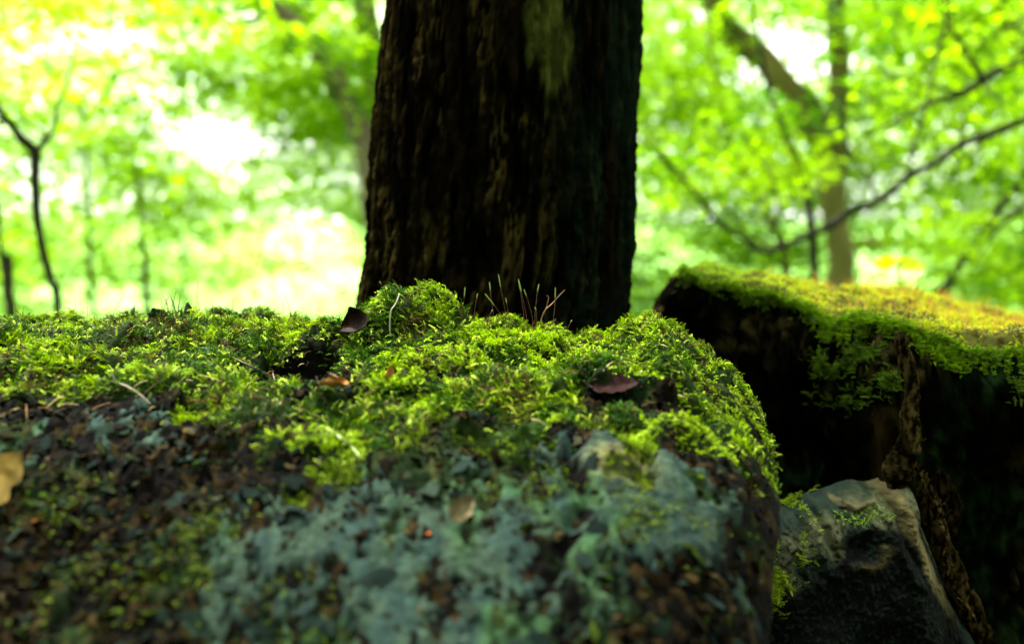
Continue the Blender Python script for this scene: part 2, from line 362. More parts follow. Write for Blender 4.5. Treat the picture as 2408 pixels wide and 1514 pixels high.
def build_front_stump():
    nt, nr = 1000, 215
    th = np.linspace(0, 2 * np.pi, nt, endpoint=False); R = np.interp(th, np.r_[TH, 2 * np.pi], np.r_[RO, RO[0]])
    r = np.linspace(0.003, 1, nr) ** .9
    X = cx0 + r[:, None] * (R * np.cos(th))[None]; Y = cy0 + r[:, None] * (R * np.sin(th))[None]
    Z, m, soil, t, fl, g = top(X, Y, True)
    # side wall down to the floor
    ns = 46; s = np.linspace(0, 1, ns + 1)[1:]
    xe, ye, ze = X[-1], Y[-1], Z[-1]
    zb = -ZC - .05
    SX, SY, SZ = [], [], []
    for q in s:
        zz = lerp(ze, zb, q ** 1.3)
        out = -.028 * ss(0, .25, q) + .09 * q ** 3 + (fbm(th * 60 / (2 * np.pi) * 3, zz * 12, oct=3, seed=70) - .5) * .035 * ss(0, .2, q) + (fbm(np.cos(th) * 8 + 9, np.sin(th) * 8 + 9, zz * 25, oct=3, seed=71) - .5) * .02
        SX.append(cx0 + (R + out) * np.cos(th)); SY.append(cy0 + (R + out) * np.sin(th)); SZ.append(zz)
    X = np.vstack([X, SX]); Y = np.vstack([Y, SY]); Z = np.vstack([Z, SZ])
    nv = len(r)
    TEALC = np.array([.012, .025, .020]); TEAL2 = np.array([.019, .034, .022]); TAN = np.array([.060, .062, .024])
    SOILC = np.array([.0026, .0018, .0006]); GAP_SHADE = np.array([.0008, .0008, .0005]); MB_ = np.array([.006, .014, .0015]); OCH = np.array([.014, .0095, .0025])
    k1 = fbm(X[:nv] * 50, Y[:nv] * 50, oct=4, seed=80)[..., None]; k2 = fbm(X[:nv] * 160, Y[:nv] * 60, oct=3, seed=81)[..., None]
    bare = lerp(GAP_SHADE, SOILC, ss(.50, .70, k1)); bare = lerp(bare, OCH, ss(.60, .66, fbm(X[:nv] * 170, Y[:nv] * 120, oct=3, seed=86)[..., None]) * .8)  # near-black between flakes: shade of the gaps put into the colour
    grain = .72 + .5 * fbm(X[:nv] * 520, Y[:nv] * 40, oct=2, seed=82)[..., None]
    tcol = lerp(TEALC, TEAL2, ss(.4, .65, k2)) * grain
    hx, hy = hit(1460, 1085); tanm = (gb(X[:nv], Y[:nv], hx, hy, .020, .014, 1.3, 3))[..., None]
    tcol = lerp(tcol, TAN * grain, np.clip(tanm, 0, 1))
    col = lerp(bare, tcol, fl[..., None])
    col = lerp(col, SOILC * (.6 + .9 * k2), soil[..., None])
    greenfilm = ss(.5, .68, fbm(X[:nv] * 22, Y[:nv] * 22, oct=4, seed=83))[..., None] * .45 * (.35 + .65 * fl[..., None])
    col = lerp(col, np.array([.024, .062, .014]), greenfilm)
    col = lerp(col, MB_, m[..., None])
    side = lerp(np.array([.006, .005, .002]), np.array([.03, .022, .009]), ss(.45, .7, fbm(X[nv:] * 40, Y[nv:] * 40, Z[nv:] * 40, oct=3, seed=84))[..., None])
    col = np.concatenate([col, side])
    V = np.stack([X, Y, Z + ZC], -1).reshape(-1, 3)
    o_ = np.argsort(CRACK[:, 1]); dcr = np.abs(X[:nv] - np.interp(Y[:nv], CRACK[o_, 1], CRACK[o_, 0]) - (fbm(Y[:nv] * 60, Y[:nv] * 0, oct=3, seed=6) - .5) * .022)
    col[:nv] = lerp(col[:nv], GAP_SHADE, (ss(.007, .001, dcr + (fbm(X[:nv] * 90, Y[:nv] * 70, oct=3, seed=87) - .5) * .026) * (Y[:nv] < CRACK[:, 1].max()) * (Y[:nv] > .46))[..., None])  # shade inside the crack painted near-black
    hol = np.clip(gb(X[:nv], Y[:nv], PH[0], PH[1] + .012, .033, .036, 1.3, 4), 0, 1)[..., None]; col[:nv] = lerp(col[:nv], GAP_SHADE * (.6 + 3 * k2 ** 2), hol)  # the cavity's shade is painted over its walls and floor
    root = empty('mossy_stump', (cx0, cy0, 0), 'broad rotting stump in the foreground, mossy on top with grey flaking wood in front', 'stump')
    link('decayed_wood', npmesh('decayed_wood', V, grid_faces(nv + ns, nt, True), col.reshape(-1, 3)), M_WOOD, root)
    return root
STUMP = build_front_stump()

def top_normal(f, x, y, e=.003):
    zx = (f(x + e, y) - f(x - e, y)) / (2 * e); zy = (f(x, y + e) - f(x, y - e)) / (2 * e)
    return unit(np.stack([-zx, -zy, np.ones_like(zx)], -1))

def sprig_template(npair=5, arch=.35, wid=.26):
    st = []; n = npair + 1
    for i in range(n): s = i / npair; st.append((s, 0, arch * math.sin(s * 2.4) ))
    v = list(st); f = []; tip = [.45 + .8 * i / npair for i in range(n)]
    for i in range(npair):
        s = (i + .5) / npair; w = wid * (1.05 - .75 * s)
        for sg in (1, -1):
            k = len(v); v.append((s + .20, sg * w, arch * math.sin((s + .12) * 2.4) + (.10 if (i % 2) else .02))); tip.append(.75 + .6 * s)
            f.append((i, i + 1, k) if sg < 0 else (i + 1, i, k))
    k = len(v); v.append((1.2, 0, arch * math.sin(2.4) + .02)); tip.append(1.4); v[npair] = (st[-1][0], .05, st[-1][2]); f.append((npair - 1, npair, k))
    return np.array(v, float), np.array(f), np.array(tip)
TEMPL = [sprig_template(5, .30, .26), sprig_template(5, .5, .20), sprig_template(4, .15, .34)]

def moss_layer(P, Nn, S, col, up=.35, seed=0, flow=None):
    n = len(P); rg = np.random.default_rng(seed)
    a = rg.uniform(0, 2 * np.pi, n)
    if flow is not None: a = flow + rg.normal(0, .9, n)
    d = np.stack([np.cos(a), np.sin(a), np.zeros(n)], -1)
    tilt = np.clip(rg.normal(up, .28, n), -.1, 1.2)[:, None]
    X = unit(d - (d * Nn).sum(-1, keepdims=True) * Nn); X = unit(X * np.cos(tilt) + Nn * np.sin(tilt))
    Y = unit(np.cross(Nn, X)); roll = rg.normal(0, .5, n)[:, None]; Z = np.cross(X, Y)
    Y, Z = Y * np.cos(roll) + Z * np.sin(roll), Z * np.cos(roll) - Y * np.sin(roll)
    which = rg.integers(0, len(TEMPL), n); out = []
    for k, (tv, tf, tp) in enumerate(TEMPL):
        q = which == k
        out.append(instance(tv, tf, P[q], X[q], Y[q], Z[q], S[q], col[q], tp))
    return join(out)

def moss_col(x, y, rg, n):
    """pigment of moss: fresh yellow-green, deeper green, some olive and brown dying sprigs; glints painted as bright sprigs"""
    k = fbm(x * 18, y * 18, oct=3, seed=90); k2 = fbm(x * 70, y * 70, oct=2, seed=91)
    A = np.array([.25, .42, .001]); B = np.array([.026, .085, .0004]); D = np.array([.09, .07, .015]); E = np.array([.52, .68, .06])
    c = lerp(B, A, ss(.41, .60, k * .5 + k2 * .5 + rg.normal(0, .05, n))[:, None])
    pt = ss(.56, .66, fbm(x * 36 + 4, y * 36, oct=3, seed=92)); c = np.where((rg.random(n) < .04 + .5 * pt)[:, None], D * .7, c)
    c = np.where((rg.random(n) < .09)[:, None], E, c)  # scattered bright sprigs painted in place of glossy glints
    return c * rg.uniform(.25, 1.2, n)[:, None]

def build_front_moss():
    rg = np.random.default_rng(11); N0 = 300000
    x = rg.uniform(-.62, .22, N0); y = rg.uniform(.46, 1.0, N0)
    keep = (np.abs(x) < .56 * y + .06)
    x, y = x[keep], y[keep]
    m, soil, t = masks(x, y); r = rfrac(x, y)
    dens = m * ss(1.01, .985, r) * (.12 + .95 * ss(.38, .55, fbm(x * 55, y * 55, oct=3, seed=93)))
    isl2 = sum(gb(x, y, *hit(a, b), .022, .016, 1) for a, b in [(140, 1170), (230, 1360), (420, 1400), (480, 1250), (60, 1420), (690, 1430), (1250, 1150), (1500, 1230), (1640, 1250)])
    dens = np.maximum(dens, .5 * isl2 * ss(.42, .58, fbm(x * 60, y * 60, oct=3, seed=99)))
    dens = np.maximum(dens, .03 * (r < .98) * ss(.58, .72, fbm(x * 35, y * 35, oct=3, seed=94)) * ss(.12, .0, x))
    q = rg.random(len(x)) < dens * .70
    x, y = x[q], y[q]
    z = top(x, y); Nn = top_normal(top, x, y); n = len(x)
    P = np.stack([x, y, z + ZC], -1) + Nn * .001
    S = rg.uniform(.0040, .0080, n) * (.75 + .6 * fbm(x * 30, y * 30, oct=2, seed=95))
    S = S * (.55 + .45 * masks(x, y)[0])
    flow = np.pi * 2 * fbm(x * 14, y * 14, oct=2, seed=96) * 1.5 - 1.2
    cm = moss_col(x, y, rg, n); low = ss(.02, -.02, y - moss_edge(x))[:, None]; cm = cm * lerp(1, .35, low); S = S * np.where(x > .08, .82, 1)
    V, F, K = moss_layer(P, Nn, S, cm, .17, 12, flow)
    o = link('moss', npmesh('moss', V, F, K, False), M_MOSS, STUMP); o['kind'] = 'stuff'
    print('front moss sprigs', n)
build_front_moss()

# crumbs of rotten wood and small flakes
def lump_template(seed, flat=.5, jag=.35):
    rg = np.random.default_rng(seed)
    v = [(0, 0, flat), (0, 0, -flat)]; k = 6
    for i in range(k):
        a = i / k * 2 * np.pi + rg.uniform(-.3, .3); r = 1 + rg.uniform(-jag, jag); v.append((r * math.cos(a), r * math.sin(a), rg.uniform(-.3, .3) * flat))
    f = []
    for i in range(k): a = 2 + i; b = 2 + (i + 1) % k; f += [(0, a, b), (1, b, a)]
    return np.array(v, float), np.array(f)
def rand_frames(n, rg, Nn=None, loose=.5):
    Z = rg.normal(0, 1, (n, 3)); Z = unit(Z) if Nn is None else unit(Nn + Z * loose)
    X = unit(np.cross(Z, rg.normal(0, 1, (n, 3)))); return X, np.cross(Z, X), Z
def build_crumbs():
    rg = np.random.default_rng(21); N0 = 60000
    x = rg.uniform(-.45, .21, N0); y = rg.uniform(.40, .98, N0); q = (np.abs(x) < .56 * y + .03) & (rfrac(x, y) < .995); x, y = x[q], y[q]
    m, soil, t = masks(x, y)
    d = (1 - m) * (.22 + .4 * soil) * (1 - .85 * np.clip(t, 0, 1)) * ss(.3, .6, fbm(x * 40, y * 40, oct=3, seed=97)) + .01
    q = rg.random(len(x)) < d * .75; x, y = x[q], y[q]; n = len(x)
    Nn = top_normal(top, x, y); P = np.stack([x, y, top(x, y) + ZC], -1) + Nn * .0008
    S = .0010 + .0022 * rg.random(n) ** 2.5 * (1 + 0 * x)
    pal = np.array([(.006, .004, .0014), (.012, .008, .002), (.003, .002, .001), (.036, .026, .009), (.009, .018, .013), (.016, .040, .002), (.20, .08, .015)])
    pal2 = np.array([(.010, .007, .002), (.020, .014, .004), (.012, .024, .017), (.018, .030, .003), (.006, .010, .006), (.045, .036, .014)])
    c = pal[rg.choice(len(pal), n, p=[.33, .2, .22, .07, .1, .078, .002])] * rg.uniform(.3, 1.0, n)[:, None]
    # larger torn fragments of wood, bark and leaf in the hollows low on the face
    N1 = 5200; x1 = rg.uniform(-.38, .19, N1); y1 = rg.uniform(.42, .70, N1); q1 = (np.abs(x1) < .56 * y1 + .03) & (rfrac(x1, y1) < .98); x1, y1 = x1[q1], y1[q1]
    m1, s1, t1 = masks(x1, y1); q1 = rg.random(len(x1)) < (1 - m1) * (1 - .9 * np.clip(t1 * 1.3, 0, 1)) * ss(.36, .56, fbm(x1 * 34, y1 * 34, oct=3, seed=98)); x1, y1 = x1[q1], y1[q1]; n1 = len(x1)
    N1n = top_normal(top, x1, y1); P1 = np.stack([x1, y1, top(x1, y1) + ZC], -1) + N1n * .001; S1 = .0022 + .0042 * rg.random(n1) ** 2
    c1 = pal2[rg.choice(len(pal2), n1, p=[.27, .2, .16, .13, .16, .08])] * rg.uniform(.2, 1.0, n1)[:, None]
    tv1, tf1 = lump_template(3, .22, .5); X1, Y1, Z1 = rand_frames(n1, rg, N1n, .7); big = instance(tv1 * np.array([1.35, .75, 1]), tf1, P1, X1, Y1, Z1, S1, c1)
    tv, tf = lump_template(1, .55); X, Y, Z = rand_frames(n, rg, Nn, .8)
    V, F, K = join([instance(tv, tf, P, X, Y, Z, S, c), big])
    o = link('rotten_wood_crumbs', npmesh('rotten_wood_crumbs', V, F, K, False), M_CRUMB, STUMP); o['kind'] = 'stuff'
    print('crumbs', n)
build_crumbs()

def flake_mesh(seed, col):
    """an irregular thin slab of weathered wood"""
    rg = np.random.default_rng(seed); k = 12; v = []; a = np.arange(k) / k * 2 * np.pi + rg.uniform(-.15, .15, k)
    r = 1 + rg.uniform(-.42, .3, k)
    bx = lambda z, s: [(s * r[i] * math.cos(a[i]), s * r[i] * math.sin(a[i]) * .7, z + rg.uniform(-.05, .05)) for i in range(k)]
    v = bx(-.18, .9) + bx(.05, 1.0) + bx(.14, .88) + [(0, 0, .17)]
    f = []
    for l in range(2):
        for i in range(k):
            j = (i + 1) % k; f += [(l * k + i, l * k + j, (l + 1) * k + j), (l * k + i, (l + 1) * k + j, (l + 1) * k + i)]
    for i in range(k): f.append((2 * k + i, 2 * k + (i + 1) % k, 3 * k))
    return npmesh('wood_flake', np.array(v), np.array(f), np.array([col] * len(v)) * rg.uniform(.8, 1.2, (len(v), 1)), False)
def build_flakes():
    rg = np.random.default_rng(31)
    teal = [flake_mesh(100 + i, c) for i, c in enumerate([(.014, .026, .021), (.018, .034, .026), (.006, .013, .010), (.022, .037, .024), (.010, .024, .014)])]
    brown = [flake_mesh(200 + i, c) for i, c in enumerate([(.014, .009, .003), (.030, .022, .008), (.007, .005, .002)])]
    pale = [flake_mesh(300, (.07, .075, .04))]
    for me in teal + brown + pale: me.materials.append(M_WOOD)
    cnt = 0
    while cnt < 150:
        px, py = rg.uniform(0, 1800), rg.uniform(960, 1560)
        x, y = hit(px, py)
        m, soil, t = masks(np.array([x]), np.array([y]))
        if m[0] > .3 or (t[0] > .9 and rg.random() < .8) or rfrac(x, y) > .97: continue
        q = min(1, t[0] * .9 + .06)
        if rg.random() > .04 + .96 * q: continue
        k = rg.random(); me = (teal[rg.integers(len(teal))] if k < .5 + .3 * min(1, t[0]) else brown[rg.integers(len(brown))] if k < .96 else pale[0])
        xa, ya = np.array([x]), np.array([y]); nn = Vector(top_normal(top, xa, ya, .006)[0]); nn = (nn + Vector(rg.normal(0, .22, 3))).normalized()
        o = link('wood_flake', me, None, STUMP, (x - cx0, y - cy0, float(top(xa, ya)[0]) + ZC + .001))
        qq = nn.to_track_quat('Z', 'Y'); o.rotation_mode = 'QUATERNION'; o.rotation_quaternion = qq @ Matrix.Rotation(rg.uniform(0, 6.28), 3, 'Z').to_quaternion()
        s = rg.uniform(.003, .0085) * (1.25 if rg.random() < .12 else 1); o.scale = (s, s * rg.uniform(.7, 1.2), s * rg.uniform(.25, .5)); cnt += 1
build_flakes()

# ------------------------------------------------------------------ the big dark trunk behind
def build_big_trunk():
    D = 1.16
    L = [(-420, 925), (-60, 915), (100, 897), (200, 884), (400, 868), (600, 861), (660, 848), (700, 838), (790, 822), (1000, 760), (1300, 640)]
    Rr = [(-420, 1512), (-60, 1509), (100, 1504), (200, 1500), (400, 1493), (600, 1487), (660, 1485), (700, 1482), (790, 1480), (1000, 1500), (1300, 1580)]
    zs = []; cxs = []; rs = []
    for (py, lx), (_, rx) in zip(L, Rr):
        a, b = at(lx, py, D), at(rx, py, D); zs.append(a.z); cxs.append((a.x + b.x) / 2); rs.append((b.x - a.x) / 2 * .985)
    zs, cxs, rs = map(np.array, (zs[::-1], cxs[::-1], rs[::-1]))
    nz1 = 300; zz = np.concatenate([np.linspace(-.05, .55, 50, endpoint=False), np.linspace(.55, 1.25, nz1, endpoint=False), np.linspace(1.25, 7, 70)])
    cx = np.interp(zz, zs, cxs) + np.where(zz > zs[-1], (zz - zs[-1]) * .02, 0); r = np.interp(zz, zs, rs) * np.where(zz > zs[-1], np.clip(1 - (zz - zs[-1]) * .05, .5, 1), 1)
    nth = 380; th = np.linspace(0, 2 * np.pi, nth, endpoint=False)
    T, ZZ = np.meshgrid(th, zz); ct, st = np.cos(T), np.sin(T)
    wob = (fbm(ct * 1.5 + 5, st * 1.5 + 5, ZZ * 1.2, oct=3, seed=110) - .5) * .018
    # fissured bark: long vertical ridges, broken into plates, rotten hollows
    wt = T + (fbm(ct * 3, st * 3, ZZ * 9, oct=3, seed=111) - .5) * .16
    rid = 1 - np.abs(2 * fbm(np.cos(wt) * 13 + 20, np.sin(wt) * 13 + 20, ZZ * 5, oct=4, seed=112) - 1) * 3.2
    plates = fbm(np.cos(wt) * 22 + 20, np.sin(wt) * 22 + 20, ZZ * 22, oct=4, seed=113)
    fine = fbm(ct * 60 + 70, st * 60 + 70, ZZ * 90, oct=3, seed=114)
    ragged = ss(1.15, .55, ZZ) * .6 + .4
    R = r[:, None] + wob * .5 + (-.0045 * np.clip(rid, -.3, 1) + (plates - .5) * .016 + (fine - .5) * .012) * ragged
    X = cx[:, None] + R * ct; Y = D + .16 + R * st; Y = Y - .16
    V = np.stack([X, Y, ZZ], -1).reshape(-1, 3)
    k = fbm(ct * 5 + 9, st * 5 + 9, ZZ * 5, oct=4, seed=115)[..., None]
    base = lerp(np.array([.0006, .0005, .0003]), np.array([.0035, .0027, .0009]), ss(.4, .65, plates[..., None]))
    hi = np.array([.020, .0155, .004]); tat = fbm(np.cos(wt) * 26 + 50, np.sin(wt) * 26 + 50, ZZ * 13, oct=4, seed=117); base = lerp(base, hi, (ss(.50, .60, tat) * ss(.42, .62, k[..., 0]) * ss(.34, .60, fine))[..., None])
    # greenish algae on the right flank, yellow-green lichen patch high up
    base = lerp(base, np.array([.0015, .004, .002]) * (.5 + plates[..., None]), (ss(.1, .75, ct) * .8)[..., None] * ss(.35, .5, k))
    pa = at(1290, 70, 1.0); dpx = X - pa.x * 1.02; patch = np.exp(-((dpx + .10 * (ZZ - pa.z) - .0) / .022) ** 2 - ((ZZ - pa.z) / .06) ** 2) * (st < 0)
    patch = ss(.35, .6, patch * 1.1 + (fbm(ct * 20 + 30, st * 20 + 30, ZZ * 20, oct=3, seed=116) - .5) * .9)
    base = lerp(base, np.array([.024, .030, .005]), patch[..., None] * .9)
    root = empty('dark_tree', (float(cx[0]), D, 0), 'thick blackish fissured tree trunk rising out of frame just behind the foreground stump', 'tree')
    link('trunk', npmesh('trunk', V, grid_faces(len(zz), nth, True), base.reshape(-1, 3)), M_BARK, root)
    return root, float(cx[-1]), D
BIG, bigx, bigy = build_big_trunk()

# ------------------------------------------------------------------ right-hand stump
S2C = np.array([.49, 1.23])
O2 = np.array([(.205, 1.16), (.25, 1.115), (.315, 1.085), (.345, 1.02), (.36, .965), (.40, .95), (.47, .945), (.58, .96), (.68, 1.02), (.77, 1.15), (.78, 1.33), (.68, 1.46), (.52, 1.51), (.36, 1.47), (.26, 1.38), (.21, 1.27)])
TH2, RO2 = outline_r(O2, S2C, smooth=14)
def r2frac(x, y):
    a = np.arctan2(y - S2C[1], x - S2C[0]) % (2 * np.pi)
    return np.hypot(x - S2C[0], y - S2C[1]) / np.interp(a, np.r_[TH2, 2 * np.pi], np.r_[RO2, RO2[0]])
def top2(x, y):
    x = np.asarray(x, float); y = np.asarray(y, float)
    z = -.032 - .155 * (x - .321) + .11 * (np.minimum(y, 1.38) - 1.08) - .3 * np.clip(y - 1.38, 0, 1)
    r = r2frac(x, y); z = z - .007 * np.clip((r - .9) / .1, 0, 1.1) ** 2
    return z + (fbm(x * 30, y * 30, oct=4, seed=120) - .5) * .022 + (fbm(x * 11, y * 11, oct=2, seed=121) - .5) * .030 + gb(x, y, .46, .985, .07, .04, .008, 4)
RIDX = math.atan2(.955 - S2C[1], .365 - S2C[0])
def build_right_stump():
    nt = 560; th = np.linspace(0, 2 * np.pi, nt, endpoint=False); R = np.interp(th, np.r_[TH2, 2 * np.pi], np.r_[RO2, RO2[0]])
    r = np.linspace(.02, 1, 60); X = S2C[0] + r[:, None] * (R * np.cos(th)); Y = S2C[1] + r[:, None] * (R * np.sin(th)); Z = top2(X, Y)
    ns = 140; xs, ys, zs = [], [], []
    dth = (th - RIDX % (2 * np.pi) + np.pi) % (2 * np.pi) - np.pi
    for q in np.linspace(0, 1, ns + 1)[1:]:
        zz = lerp(Z[-1], -ZC - .05, q)
        rib = fbm(np.cos(th) * 9 + 20, np.sin(th) * 9 + 20, zz * 3, oct=4, seed=122) - .5
        det = fbm(np.cos(th) * 30 + 40, np.sin(th) * 30 + 40, zz * 30, oct=3, seed=123) - .5
        out = .02 * ss(0, .05, q) + .17 * q ** 2 + rib * .045 * ss(0, .12, q) + det * .030 + (fbm(np.cos(th) * 70 + 90, np.sin(th) * 70 + 90, zz * 60, oct=2, seed=129) - .5) * .014 + .022 * np.exp(-(dth / .055) ** 2) * ss(0, .1, q)
        out = out - .05 * np.exp(-((dth + .32) / .22) ** 2) * ss(.05, .3, q) - .05 * np.exp(-((dth - .28) / .2) ** 2) * ss(.05, .3, q)
        xs.append(S2C[0] + (R + out) * np.cos(th)); ys.append(S2C[1] + (R + out) * np.sin(th)); zs.append(zz)
    X = np.vstack([X, xs]); Y = np.vstack([Y, ys]); Z = np.vstack([Z, zs])
    col = np.zeros(X.shape + (3,)); nr = len(r)
    col[:nr] = np.array([.05, .055, .010])
    k = fbm(X[nr:] * 30, Y[nr:] * 30, Z[nr:] * 14, oct=4, seed=124)[..., None]
    fk = fbm(X[nr:] * 110, Y[nr:] * 110, Z[nr:] * 70, oct=3, seed=139)[..., None]; side = lerp(np.array([.001, .001, .0006]), np.array([.020, .017, .005]), ss(.48, .70, k) * ss(.48, .62, fk))
    side = lerp(side, np.array([.004, .011, .003]) * (.3 + 1.5 * ss(.4, .6, fk)), ss(.5, .7, fbm(X[nr:] * 9, Y[nr:] * 9, Z[nr:] * 9, oct=3, seed=125))[..., None] * .7)
    ridge = (np.exp(-(dth / .05) ** 2)[None] * (Z[nr:] < -.13))[..., None]
    side = lerp(side, np.array([.018, .013, .004]) * (.5 + k), ridge)
    col[nr:] = side
    V = np.stack([X, Y, Z + ZC], -1).reshape(-1, 3)
    global S2SIDE; S2SIDE = np.stack([X[nr:], Y[nr:], Z[nr:] + ZC], -1)
    root = empty('flat_topped_stump', (S2C[0], S2C[1], 0), 'black sided stump on the right with a flat yellow-green mossy top and a gnarled root', 'stump')
    link('dark_wood', npmesh('dark_wood', V, grid_faces(nr + ns, nt, True), col.reshape(-1, 3)), M_BARK, root)
    return root
STUMP2 = build_right_stump()

def build_right_moss():
    rg = np.random.default_rng(41); n0 = 48000
    x = rg.uniform(.18, .80, n0); y = rg.uniform(.93, 1.52, n0); r = r2frac(x, y); q = (r < 1.0) & (x < .56 * y + .05) & (rg.random(n0) < (.3 + ss(.35, .5, fbm(x * 30, y * 30, oct=3, seed=126))))
    x, y = x[q], y[q]; n = len(x); Nn = top_normal(top2, x, y); P = np.stack([x, y, top2(x, y) + ZC], -1)
    yel = ss(.24, .48, x + (fbm(x * 9, y * 9, oct=2, seed=127) - .5) * .3)[:, None]
    c = lerp(np.array([.15, .28, .001]), np.array([.36, .42, .002]), yel) * rg.uniform(.55, 1.2, n)[:, None]
    br = ss(.58, .66, fbm(x * 28, y * 28, oct=3, seed=144)); c = np.where((rg.random(n) < .75 * br)[:, None], np.array([.07, .045, .012]), c)
    c = np.where((rg.random(n) < .06 * (.3 + yel[:, 0]))[:, None], np.array([.36, .22, .01]), c)
    S = rg.uniform(.0035, .0068, n)
    parts = [moss_layer(P, Nn, S, c, .25, 42)]
    # scraps of moss clinging to the dark sides
    Pf = S2SIDE.reshape(-1, 3); ppx, ppy = proj(Pf); w = np.zeros(len(Pf))
    for gx, gy, rx, ry, h in [(2000, 775, 45, 14, .8), (2030, 830, 26, 14, .8), (2092, 885, 12, 20, 2.2), (1960, 850, 40, 30, .35), (2200, 805, 50, 8, .6), (2330, 830, 60, 10, .6), (2390, 890, 15, 30, .3), (1700, 660, 60, 20, 1), (1800, 700, 50, 15, 1), (1980, 740, 60, 16, 1.1), (2010, 930, 60, 25, .15)]:
        w = np.maximum(w, h * np.exp(-(((ppx - gx) / rx) ** 2 + ((ppy - gy) / ry) ** 2)))
    w = w * (Pf[:, 1] < 1.22) * (ss(.42, .58, fbm(Pf[:, 0] * 70, Pf[:, 2] * 70, Pf[:, 1] * 70, oct=3, seed=140)) + .02)
    ms = 2300; ids = rg.choice(len(Pf), ms, p=w / w.sum()); Nf = unit(np.stack([Pf[ids, 0] - S2C[0], Pf[ids, 1] - S2C[1], .1 + 0 * ids], -1))
    parts.append(moss_layer(Pf[ids] + rg.normal(0, .001, (ms, 3)) + Nf * .001, Nf, rg.uniform(.004, .009, ms), np.array([(.07, .14, .004)]) * rg.uniform(.15, 1.3, ms)[:, None], .15, 44))
    # fringe hanging over the rim
    m = 9000; a = rg.uniform(math.pi * .98, math.pi * 1.75, m); RR = np.interp(a, TH2, RO2); hang = rg.random(m) ** 2.2
    lim = .002 + .022 * ss(.45, .65, fbm(a * 9, a * 0, oct=3, seed=128)) * ss(3.7, 4.1, a); dz = hang * lim
    out = .012 * ss(0, .03, dz) + .006
    fx = S2C[0] + (RR + out - .004) * np.cos(a); fy = S2C[1] + (RR + out - .004) * np.sin(a)
    fz = top2(S2C[0] + RR * np.cos(a), S2C[1] + RR * np.sin(a)) + ZC - dz
    Pn = np.stack([fx, fy, fz], -1); Nf = unit(np.stack([np.cos(a), np.sin(a), .35 + 0 * a], -1))
    cf = lerp(np.array([.04, .12, .001]), np.array([.20, .36, .003]), rg.random(m)[:, None]) * rg.uniform(.6, 1.3, m)[:, None]
    parts.append(moss_layer(Pn, Nf, rg.uniform(.004, .008, m), cf, .1, 43))
    V, F, K = join(parts)
    o = link('moss', npmesh('moss', V, F, K, False), M_MOSS, STUMP2); o['kind'] = 'stuff'
    # short orange spore stalks all over the far part
    m = 1500; x = rg.uniform(.3, .8, m); y = rg.uniform(.97, 1.45, m); q = (r2frac(x, y) < .97) & (rg.random(m) < ss(.25, .6, x)); x, y = x[q], y[q]; m = len(x)
    P = np.stack([x, y, top2(x, y) + ZC], -1); tv = np.array([(-.02, 0, 0), (.02, 0, 0), (0, 0, 1), (.03, .03, .85)]); tf = np.array([(0, 1, 2), (1, 3, 2)])
    Z = unit(np.stack([rg.normal(0, .2, m), rg.normal(0, .2, m), np.ones(m)], -1)); X = unit(np.cross(Z, np.array([0, 1., 0]))); Y = np.cross(Z, X)
    V, F, K = instance(tv, tf, P, X, Y, Z, rg.uniform(.010, .022, m), np.array([(.34, .17, .025)]) * rg.uniform(.6, 1.3, m)[:, None])
    o = link('orange_spore_stalks', npmesh('orange_spore_stalks', V, F, K, False), M_MOSS, STUMP2); o['kind'] = 'stuff'
build_right_moss()

